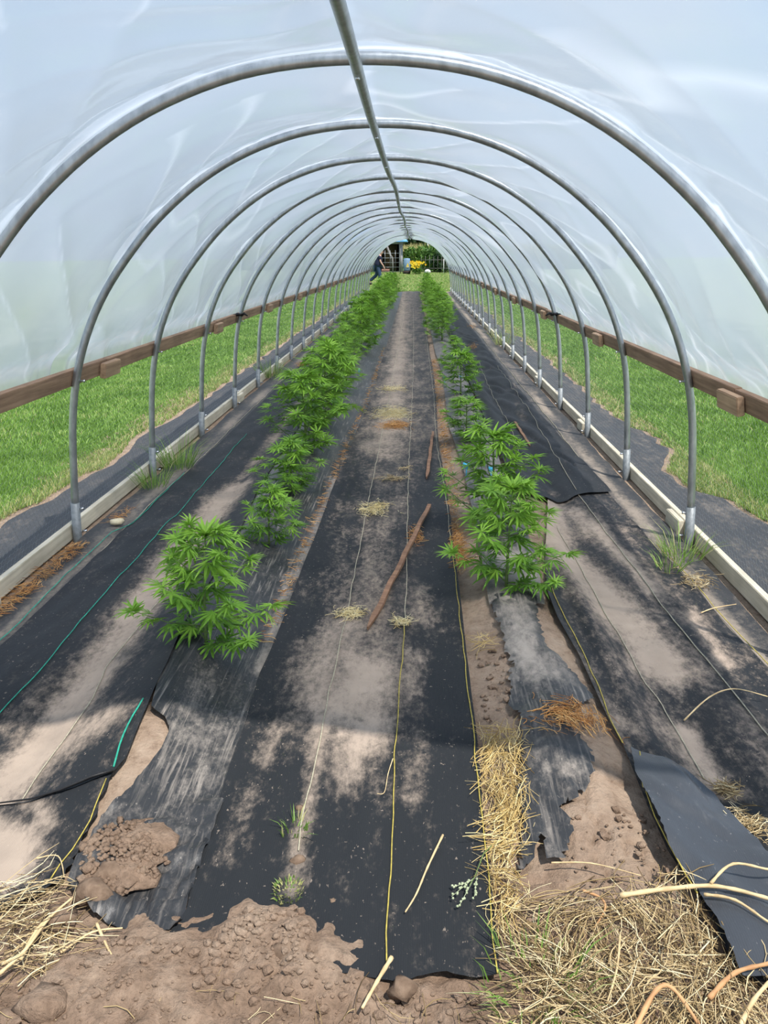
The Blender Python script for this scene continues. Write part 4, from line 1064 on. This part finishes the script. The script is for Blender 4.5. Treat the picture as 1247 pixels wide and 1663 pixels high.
for k, p, h, wd, side, lab, rz in plist:
    i = cnt[side]; cnt[side] += 1; tot = sum(1 for q in plist if q[4] == side)
    row = 'left' if side == 'l' else 'right'
    if i == 0: lab = 'bushy green hemp plant at the near end of the %s row' % row
    elif i == tot - 1: lab = 'green hemp plant at the far end of the %s row, by the lawn' % row
    elif side == 'l' and i == 1: lab = 'small sparse hemp plant, second from the near end of the left row'
    elif side == 'r' and i == 2: lab = 'small hemp plant standing alone on grey plastic, third in the right row'
    elif side == 'r' and i == 4: lab = 'smallest thin hemp plant in the right row, fifth from the near end'
    else: lab = '%s green hemp plant in the %s row, %s from the near end' % ('leafy' if i < 6 else 'dense', row, ORD[i])
    plant(k, p, h, wd, rz, lab, 'hemp plants in the %s row' % row)

# blue tags
for i, (px, py, s, lab) in enumerate([(757, 772, .05, 'blue plastic tag left of the second right plant'), (797, 778, .04, 'blue plastic tag inside the foliage of the second right plant'), (722, 622, .035, 'blue plastic tag left of the fourth right plant'),
                                 (748, 622, .04, 'blue plastic tag behind the stem of the fourth right plant'), (583, 610, .05, 'bright blue plastic tag on the left bed, right of the plants')]):
    p = G(px, py); t = thing('plant_tag', tuple(p), lab, 'tag', 'blue plant tags', .3 * i)
    MB().box((0, 0, .03), (.008, .003, .08), 0, .001).out('spike', M['blue'], t)
    MB().box((0, 0, .075), (s, .004, s * .9), 0, .001, -.3).out('card', M['blue'], t)

# grass tufts
def tuft(px, py, n, r, hmin, hmax, label, seed, dry=.1):
    rg = np.random.default_rng(seed); c = G(px, py)
    a = rg.uniform(0, 2 * PI, n); q = np.sqrt(rg.uniform(0, 1, n)) * r
    pts = np.stack([c[0] + np.cos(a) * q, c[1] + np.sin(a) * q * 1.3, np.full(n, c[2] - .005)], 1)
    pts[:, 2] = surf(pts[:, 0], pts[:, 1], .026)
    V, Fq, r2 = blades(pts, hmin, hmax, .0022, 1.3, seed)
    V[:, 2] = np.maximum(V[:, 2], c[2] - .01)
    t = np.where(r2.uniform(0, 1, n) < dry, 1.0, r2.uniform(.1, .7, n))
    o = build('grass_tuft', V, Fq, M['grass'], smooth=False, attrs={'tint': np.repeat(t, 5)}); tag(o, label, 'grass tuft', None, 'stuff' if seed == 9 else None)
tuft(250, 790, 130, .10, .06, .20, 'green grass tuft at the second left hoop leg in view', 1)
tuft(292, 758, 170, .12, .10, .28, 'taller wispy grass tuft on the left kickboard splice', 2)
tuft(440, 612, 200, .16, .10, .30, 'wispy grass clump against the left kickboard, farther along', 3, .3)
tuft(1108, 905, 120, .10, .06, .16, 'short grass tuft at the foot of the nearest right hoop leg', 4, .25)
tuft(1085, 925, 50, .07, .04, .12, 'little grass sprig growing through the right cloth', 5, .1)
tuft(817, 560, 160, .16, .2, .42, 'brown green weed clump at the far right hoop legs', 6, .5)
tuft(478, 1350, 40, .04, .01, .045, 'little weed patch on the left thread of the middle cloth', 7, .2)
tuft(468, 1450, 170, .04, .003, .012, 'mossy grass streak at the front left of the middle cloth', 8, .6)
tuft(870, 1600, 120, .12, .02, .08, 'green grass sprouting at the front right corner of the middle cloth', 9, .3)

# ------------------------------------------------------------------ beyond the far end
def PT(px, Y): 
    p = at_y(px, 430, Y); return p[0]
def gz(y): return float(H(0, y))
# shed
M['shed'] = simple('dark_shed_boards', (.055, .042, .036), (.03, .024, .022), 5, .9, .1, 0, (6, 6, 1))
M['shed_post'] = simple('grey_post', (.34, .34, .36), (.24, .24, .26), 8, .8)
M['roof'] = simple('blue_roof_sheet', (.16, .42, .72), (.12, .33, .60), 4, .45, .4)
M['tawny'] = simple('tan_tarp', (.22, .15, .08), (.14, .1, .06), 4)
Y = 60.0; zg = gz(60)
xr = PT(651, Y); xl = PT(560, Y)
sh = thing('garden_shed', (0, Y, zg), 'dark open garden shed with a blue roof beyond the far end of the tunnel', 'shed')
MB().box(((xl + xr) / 2, 2.6, 1.0), (xr - xl, .08, 2.0)).out('back_panel', M['shed'], sh)
MB().box((xl, 1.3, 1.0), (.08, 2.6, 2.0)).out('side_panel', M['shed'], sh)
MB().box((xr, 1.6, 1.0), (.06, 2.0, 2.0)).out('side_panel', M['shed'], sh)
for x in (xr, (xl + xr) / 2, xl): MB().box((x, 0, .97), (.26 if x == xr else .16, .16, 1.94), 0, .01).out('post', M['shed_post'], sh)
MB().box(((xl + xr) / 2, 0, 1.96), (xr - xl + .3, .12, .16)).out('header_board', M['shed_post'], sh)
MB().box(((xl + xr) / 2 - .3, .1, .12), (xr - xl - 1, .1, .22)).out('sill_board', simple('red_brown_board', (.22, .12, .09)), sh)
ro = MB(); ex = .45
ro.add([(xl - ex, -.5, 2.10), (xr + ex, -.5, 2.10), (xr + ex, 3.2, 2.10), (xl - ex, 3.2, 2.10), (xl + 1, 1.4, 3.0), (xr - .75, 1.4, 3.0),
        (xl - ex, -.5, 2.02), (xr + ex, -.5, 2.02), (xr + ex, 3.2, 2.02), (xl - ex, 3.2, 2.02)],
       [(0, 1, 5, 4), (1, 2, 5), (2, 3, 4, 5), (3, 0, 4), (9, 8, 7, 6), (0, 6, 7, 1), (1, 7, 8, 2), (2, 8, 9, 3), (3, 9, 6, 0)]).out('roof', M['roof'], sh, False)
MB().box((xr - .75, 2.2, 1.0), (.9, .06, 1.7)).out('tan_panel', M['tawny'], sh)
# bent pole, wire panel in front of the shed
bp = MB().tube([(PT(628.5, 59), 59, zg + 1.72), (PT(633, 59), 59, zg + 1.2), (PT(637, 59), 59, zg + .95), (PT(638, 59), 59, zg - .02)], .07, 8).out('bent_post', simple('grey_branch', (.20, .19, .18))); tag(bp, 'crooked grey pole standing in front of the dark shed', 'pole')
wp = thing('wire_fence', (0, 58.4, gz(58.4)), 'wire grid fence panel before the dark shed', 'fence')
b = MB(); xa, xb = PT(600, 58.4), PT(650, 58.4)
for z in np.arange(.1, 1.6, .3): b.tube([(xa, 0, z), (xb, 0, z)], .008, 4)
for x in np.arange(xa, xb, .35): b.tube([(x, 0, 0), (x, 0, 1.5)], .008, 4)
b.out('wire_grid', M['galv'], wp)
for x in (xa, xb): MB().tube([(x, 0, -.05), (x, 0, 1.6)], .03, 6).out('post', M['rail'], wp)
# barrel
yb = 57.5; bx = PT(660.5, yb); bz = gz(yb)
br = thing('rain_barrel', (bx, yb, bz), 'pale blue grey plastic barrel beside the shed post', 'barrel')
prof = [(0, .20), (.20, .20), (.225, .24), (.225, .38), (.24, .42), (.24, .75), (.225, .79), (.22, .93), (.19, .98), (.0, 1.0)]
b = MB(); n = 20; V = [(r * math.cos(2 * PI * k / n), r * math.sin(2 * PI * k / n), z) for r, z in prof for k in range(n)]
b.add(V, [(i * n + k, i * n + (k + 1) % n, i * n + n + (k + 1) % n, i * n + n + k) for i in range(len(prof) - 1) for k in range(n)]); b.out('body', simple('blue_grey_plastic', (.17, .26, .36), (.13, .21, .30), 6, .4), br)
MB().box((0, 0, .1), (.5, .5, .2), 0, .01).out('stand', M['shed'], br)
MB().tube([(.0, -.235, .42), (.05, -.245, .42), (.12, -.22, .42)], .02, 6).out('tap', M['bolt'], br)
MB().add([(-.05, -.247, .42), (.16, -.190, .42), (.07, -.242, .72), (-.05, -.253, .42), (.165, -.197, .42), (.07, -.249, .72)], [(3, 4, 5), (2, 1, 0), (0, 1, 4, 3), (1, 2, 5, 4), (2, 0, 3, 5)]).out('yellow_patch', simple('yellow_paint', (.75, .55, .08)), br, False)

def leaf_cloud(cx, cy, cz, rx, ry, rz_, n, size, seed, shell=.5):
    rg = np.random.default_rng(seed)
    d = rg.normal(0, 1, (n, 3)); d /= np.linalg.norm(d, axis=1)[:, None]; d *= (shell + (1 - shell) * rg.uniform(0, 1, (n, 1)))
    lump = 1 + .25 * (vn(d[:, 0] * 2.5 + seed, d[:, 2] * 2.5 + d[:, 1] * 2, seed)[:, None] - .5) * 2
    P = d * lump * np.array([rx, ry, rz_]) + np.array([cx, cy, cz])
    a = rg.normal(0, 1, (n, 3)); a /= np.linalg.norm(a, axis=1)[:, None]; b_ = np.cross(a, rg.normal(0, 1, (n, 3))); b_ /= np.linalg.norm(b_, axis=1)[:, None]
    s = size * rg.uniform(.5, 1.4, (n, 1))
    V = np.stack([P - a * s, P + b_ * s * .45, P + a * s, P - b_ * s * .45], 1).reshape(-1, 3)
    F4 = np.arange(n * 4).reshape(n, 4)
    t = np.clip(.45 + rg.normal(0, .22, n), 0, 1)
    return V, F4, np.repeat(t, 4)
M['bush'] = tinted('bush_leaves', [(0, (.035, .085, .02)), (.5, (.08, .17, .035)), (1, (.16, .27, .06))], .6, .2, .2)
M['dark_tree'] = tinted('dark_tree_leaves', [(0, (.012, .03, .014)), (.5, (.022, .05, .02)), (1, (.04, .08, .03))], .7, .15, .1)
M['flower'] = tinted('yellow_petals', [(0, (.80, .42, .02)), (.5, (.90, .62, .03)), (1, (.95, .75, .12))], .6, .2, .2)
M['corn'] = tinted('tall_crop', [(0, (.10, .17, .04)), (.5, (.26, .30, .10)), (.8, (.48, .42, .17)), (1, (.58, .50, .24))], .7, .15, .2)
# flowers
fy = 57.0; fx = PT(676, fy)
fl = thing('flower_clump', (fx, fy, gz(fy)), 'clump of yellow flowers growing beside the barrel', 'flowers')
V, F4, T = leaf_cloud(0, 0, .32, .38, .3, .36, 420, .09, 5, .2); build('foliage', V, F4, M['bush'], fl, False, {'tint': T})
rg = np.random.default_rng(3); b_pts = []
V = []; Fc = []; T = []
for k in range(46):
    p = np.array([rg.normal(0, .24), rg.uniform(-.32, -.05), rg.uniform(.38, .86)]); m = len(V)
    for j in range(6):
        a = j * PI / 3; V += [p, p + np.array([math.cos(a - .4) * .05, -.015, math.sin(a - .4) * .05]), p + np.array([math.cos(a) * .085, -.03, math.sin(a) * .085]), p + np.array([math.cos(a + .4) * .05, -.015, math.sin(a + .4) * .05])]
        Fc.append((m + j * 4, m + j * 4 + 1, m + j * 4 + 2, m + j * 4 + 3))
    T += [rg.uniform(0, 1)] * 24
build('blossoms', np.array(V), np.array(Fc), M['flower'], fl, False, {'tint': np.array(T)})
# bushes, right of the barrel
for i, (px, y, rx, rz_, n, lab) in enumerate([(668, 63, .9, .95, 900, 'leafy green bush behind the yellow flowers'), (690, 63.5, 1.0, 1.0, 1000, 'leafy green bush right of the yellow flowers'), (704, 61, 1.0, 1.15, 1200, 'tall dark bush before the crop field'),
                                      (717, 60, .9, .9, 900, 'dark bush behind the white stake'), (733, 62, 1.1, 1.1, 800, 'bush seen through the right end of the plastic')]):
    r = thing('garden_bush', (PT(px, y), y, gz(y)), lab, 'bush', 'bushes beyond the far end')
    V, F4, T = leaf_cloud(0, 0, rz_ * .9, rx, .8, rz_, n, .13, 200 + i, .4); build('foliage', V, F4, M['bush'] if i not in (2, 3) else M['dark_tree'] if i == 3 else M['bush'], r, False, {'tint': T})
    MB().tube([(0, 0, -.05), (.03, 0, rz_ * .5), (0, .05, rz_)], [.04, .03, .015], 6).out('stem', M['stake'], r)
# garden fence
gf = thing('garden_fence', (0, 58.8, gz(58.8)), 'thin grey picket fence before the bushes', 'fence')
xa, xb = PT(684, 58.8), PT(735, 58.8)
for x in np.arange(xa, xb, .28): MB().box((x, 0, .55), (.022, .02, 1.1 + .1 * math.sin(x * 7))).out('picket', M['rail'], gf)
for z in (.3, .85): MB().box(((xa + xb) / 2, .03, z), (xb - xa, .02, .03)).out('rail', M['rail'], gf)
# white stake and bag
ws = thing('white_stake', (PT(720.5, 58), 58, gz(58)), 'thin white stake on the lawn at the right of the opening', 'stake')
MB().tube([(0, 0, -.05), (0, 0, .95)], .022, 8).out('shaft', simple('white_paint', (.75, .75, .72), None, 10), ws)
MB().tube([(0, 0, .95), (0, 0, 1.0)], [.035, .03], 8).out('cap', simple('white_cap', (.8, .8, .78), None, 10), ws)
o = MB().blob((PT(694, 57.5), 57.5, gz(57.5) + .13), .2, 3, 2, .25, (1.1, .8, .8)).out('white_rock', simple('whitewashed_rock', (.72, .72, .70), (.55, .55, .54), 8)); tag(o, 'white rock at the foot of the bushes', 'rock')
# crop field and trees
rg = np.random.default_rng(9); n = 9000
pts = np.stack([rg.uniform(-14, 16, n), 68 + rg.uniform(0, 1, n) ** 1.5 * 14, np.full(n, gz(66))], 1)
V, Fq, r2 = blades(pts, 1.45, 2.12, .05, .25, 77)
t = np.repeat(np.clip(r2.normal(.4, .15, n), 0, 1), 5).reshape(n, 5); t[:, 4] = 1.0; t[:, 2:4] += .25
o = build('tall_crop', V, Fq, M['corn'], smooth=False, attrs={'tint': np.clip(t.ravel(), 0, 1)}); tag(o, 'field of tall crop with yellowing tops behind the bushes', 'crop', None, 'stuff')
for i, x in enumerate([-7, -.5, 6]):
    y = 118 + 5 * (i % 3); hh = 6.5 + 1 * math.sin(i * 2.1)
    r = thing('tree', (x, y, gz(y)), 'dark green tree in the distant tree line, %s from the left' % ORD[i], 'tree', 'distant tree line')
    V, F4, T = leaf_cloud(0, 0, hh * .52, 2.9, 2.5, hh * .52, 2600, .55, 300 + i, .5); build('crown', V, F4, M['dark_tree'], r, False, {'tint': T})
    MB().tube([(0, 0, -.2), (.1, 0, hh * .3), (0, 0, hh * .7)], [.3, .24, .1], 8).out('trunk', M['stake'], r)

# ------------------------------------------------------------------ person
def skin_mesh(name, verts, edges, radii, mat, parent, sub=2, root=0):
    me = bpy.data.meshes.new(name); me.from_pydata(verts, edges, []); o = link_mesh(name, me, None, parent)
    md = o.modifiers.new('skin', 'SKIN'); md.use_smooth_shade = True
    sv = me.skin_vertices[0].data if me.skin_vertices else None
    if sv is None:
        bm = bmesh.new(); bm.from_mesh(me); bm.verts.layers.skin.verify(); bm.to_mesh(me); bm.free(); sv = me.skin_vertices[0].data
    for i, r in enumerate(radii):
        sv[i].radius = (r, r) if not hasattr(r, '__len__') else r
        sv[i].use_root = (i == root)
    ss = o.modifiers.new('sub', 'SUBSURF'); ss.levels = sub; ss.render_levels = sub
    dg = bpy.context.evaluated_depsgraph_get(); me2 = bpy.data.meshes.new_from_object(o.evaluated_get(dg))
    for p in me2.polygons: p.use_smooth = True
    o.modifiers.clear(); me2.materials.clear(); me2.materials.append(mat); o.data = me2; me2.name = name
    return o
M['skin_tone'] = simple('skin', (.52, .32, .25), (.45, .27, .21), 30, .55)
M['navy'] = simple('navy_cotton', (.018, .022, .05), (.012, .015, .035), 30, .85)
M['jeans'] = simple('blue_denim', (.035, .065, .12), (.025, .045, .085), 40, .85)
M['hair'] = simple('short_hair', (.34, .24, .19), (.25, .18, .14), 60, .7)
M['shoe'] = simple('dark_shoe', (.05, .045, .04), None, 30, .6)
yp = 44.0; zp = gz(yp); xp = float(at_y(617, 463, yp)[0]) - .12
pe = thing('person', (xp, yp, zp), 'person in a navy t-shirt and blue jeans walking right past the far end', 'person')
# local frame: +x is walking direction
hip = (0, 0, .93); chest = (.09, 0, 1.30); neck = (.14, 0, 1.49); head = (.20, 0, 1.60)
bv = [hip, (.04, 0, 1.10), chest, (.125, 0, 1.42), neck, (.175, 0, 1.545), (.195, 0, 1.62), (.20, 0, 1.70),
      (.12, -.19, 1.41), (.16, -.23, 1.16), (.30, -.22, .96), (.34, -.215, .89),
      (.10, .19, 1.41), (-.02, .24, 1.17), (-.05, .23, .93), (-.05, .225, .86),
      (.02, -.10, .88), (.13, -.10, .50), (.10, -.10, .09), (.25, -.10, .04),
      (-.02, .10, .88), (-.05, .10, .50), (-.42, .10, .20), (-.34, .10, .05)]
be = [(0, 1), (1, 2), (2, 3), (3, 4), (4, 5), (5, 6), (6, 7), (3, 8), (8, 9), (9, 10), (10, 11), (3, 12), (12, 13), (13, 14), (14, 15), (0, 16), (16, 17), (17, 18), (18, 19), (0, 20), (20, 21), (21, 22), (22, 23)]
brd = [.135, .125, .14, .10, .055, .075, .095, .07, .055, .043, .032, .028, .055, .043, .032, .028, .085, .055, .04, .035, .085, .055, .04, .035]
skin_mesh('body', bv, be, brd, M['skin_tone'], pe)
shv = [(-.01, 0, .86), (.04, 0, 1.10), chest, (.125, 0, 1.41), (.12, -.19, 1.40), (.145, -.222, 1.22), (.10, .19, 1.40), (.01, .232, 1.22)]
skin_mesh('t_shirt', shv, [(0, 1), (1, 2), (2, 3), (3, 4), (4, 5), (3, 6), (6, 7)], [(.24, .20)] * 3 + [.15, .10, .09, .10, .09], M['navy'], pe)
jv = [(0, 0, .93), (.02, -.10, .86), (.13, -.10, .50), (.10, -.10, .10), (-.02, .10, .86), (-.05, .10, .50), (-.41, .10, .21)]
skin_mesh('jeans', jv, [(0, 1), (1, 2), (2, 3), (0, 4), (4, 5), (5, 6)], [.19, .13, .095, .08, .13, .095, .08], M['jeans'], pe)
MB().blob((.185, 0, 1.685), .105, 2, 2, .05, (1.05, .9, .75)).out('hair', M['hair'], pe)
MB().blob((.17, -.10, .045), .06, 3, 2, .05, (2.1, .85, .75)).out('shoe', M['shoe'], pe)
b = MB().blob((-.39, .10, .085), .06, 4, 2, .05, (1.7, .85, 1.1)).out('shoe', M['shoe'], pe)
f_ = MB(); f_.blob((.305, 0, 1.615), .018, 1, 1, .05, (1.2, .8, 1.3)); f_.out('nose', M['skin_tone'], pe)
for s in (-1, 1): MB().blob((.185, s * .098, 1.62), .028, 2, 1, .05, (.7, .4, 1.2)).out('ear', M['skin_tone'], pe)
for (x, y, z, dx) in ((.34, -.215, .89, .25), (-.05, .225, .86, .05)):
    h = MB(); h.blob((x, y, z - .02), .038, 5, 2, .05, (.7, 1.0, 1.1))
    for k in range(4):
        yy = y - .028 + k * .018; ln = (.07, .08, .075, .06)[k]
        h.tube([(x, yy, z - .05), (x + dx * .1, yy, z - .05 - ln * .5), (x + dx * .1 - .012, yy, z - .05 - ln)], [.009, .0085, .006], 6)
    h.tube([(x + .015, y - .03, z - .015), (x + .035, y - .04, z - .045), (x + .038, y - .035, z - .07)], [.010, .009, .007], 6)
    h.out('hand', M['skin_tone'], pe)

# ------------------------------------------------------------------ light, sky, camera
sun = bpy.data.lights.new('sun', 'SUN'); sun.energy = 5.8; sun.angle = math.radians(1.3); sun.color = (1, .955, .89)
so = bpy.data.objects.new('sun', sun); COL.objects.link(so)
so.rotation_euler = Vector((.34, -.46, 1)).to_track_quat('Z', 'Y').to_euler(); so.location = (6, -6, 14)
w = bpy.data.worlds.new('sky'); SC.world = w; w.use_nodes = True; nt = w.node_tree; nt.nodes.clear()
wo = nd(nt, 'ShaderNodeOutputWorld'); bg = nd(nt, 'ShaderNodeBackground'); bg.inputs[1].default_value = 1.0
tc = nd(nt, 'ShaderNodeTexCoord'); sx = nd(nt, 'ShaderNodeSeparateXYZ'); nt.links.new(tc.outputs['Generated'], sx.inputs[0])
gr = ramp(nt, sx.outputs[2], [(0, (.85, .92, 1.0)), (.25, (.52, .76, 1.04)), (1, (.25, .49, .92))])
mp = nd(nt, 'ShaderNodeMapping'); mp.inputs['Scale'].default_value = (1, 1, 1.8); nt.links.new(tc.outputs['Generated'], mp.inputs[0])
ns = nd(nt, 'ShaderNodeTexNoise'); ns.inputs['Scale'].default_value = 2.4; ns.inputs['Detail'].default_value = 7; ns.inputs['Roughness'].default_value = .55; nt.links.new(mp.outputs[0], ns.inputs[0])
cl = ramp(nt, ns.outputs[0], [(.42, 0.0), (.66, 1.0)])
cc = mixc(nt, cl.outputs[0], gr.outputs[0], (.95, .97, 1.03))
nt.links.new(cc, bg.inputs[0]); nt.links.new(bg.outputs[0], wo.inputs[0])

cam = bpy.data.cameras.new('camera'); co = bpy.data.objects.new('camera', cam); COL.objects.link(co)
cam.sensor_fit = 'VERTICAL'; cam.sensor_height = 24; cam.lens = 24 * F_PX / 1663; cam.clip_start = .05; cam.clip_end = 1000
co.matrix_world = Matrix.Translation(Vector(CAM)) @ Matrix.Rotation(YAW, 4, 'Z') @ Matrix.Rotation(PI / 2 - PITCH, 4, 'X') @ Matrix.Rotation(ROLL, 4, 'Z')
SC.camera = co
SC.view_settings.view_transform = 'Standard'; SC.view_settings.look = 'None'; SC.view_settings.gamma = 1; SC.view_settings.exposure = 0.12
SC.view_settings.use_curve_mapping = False
SC.cycles.max_bounces = 10; SC.cycles.transparent_max_bounces = 16; SC.cycles.transmission_bounces = 8; SC.cycles.diffuse_bounces = 5
SC.cycles.use_denoising = True
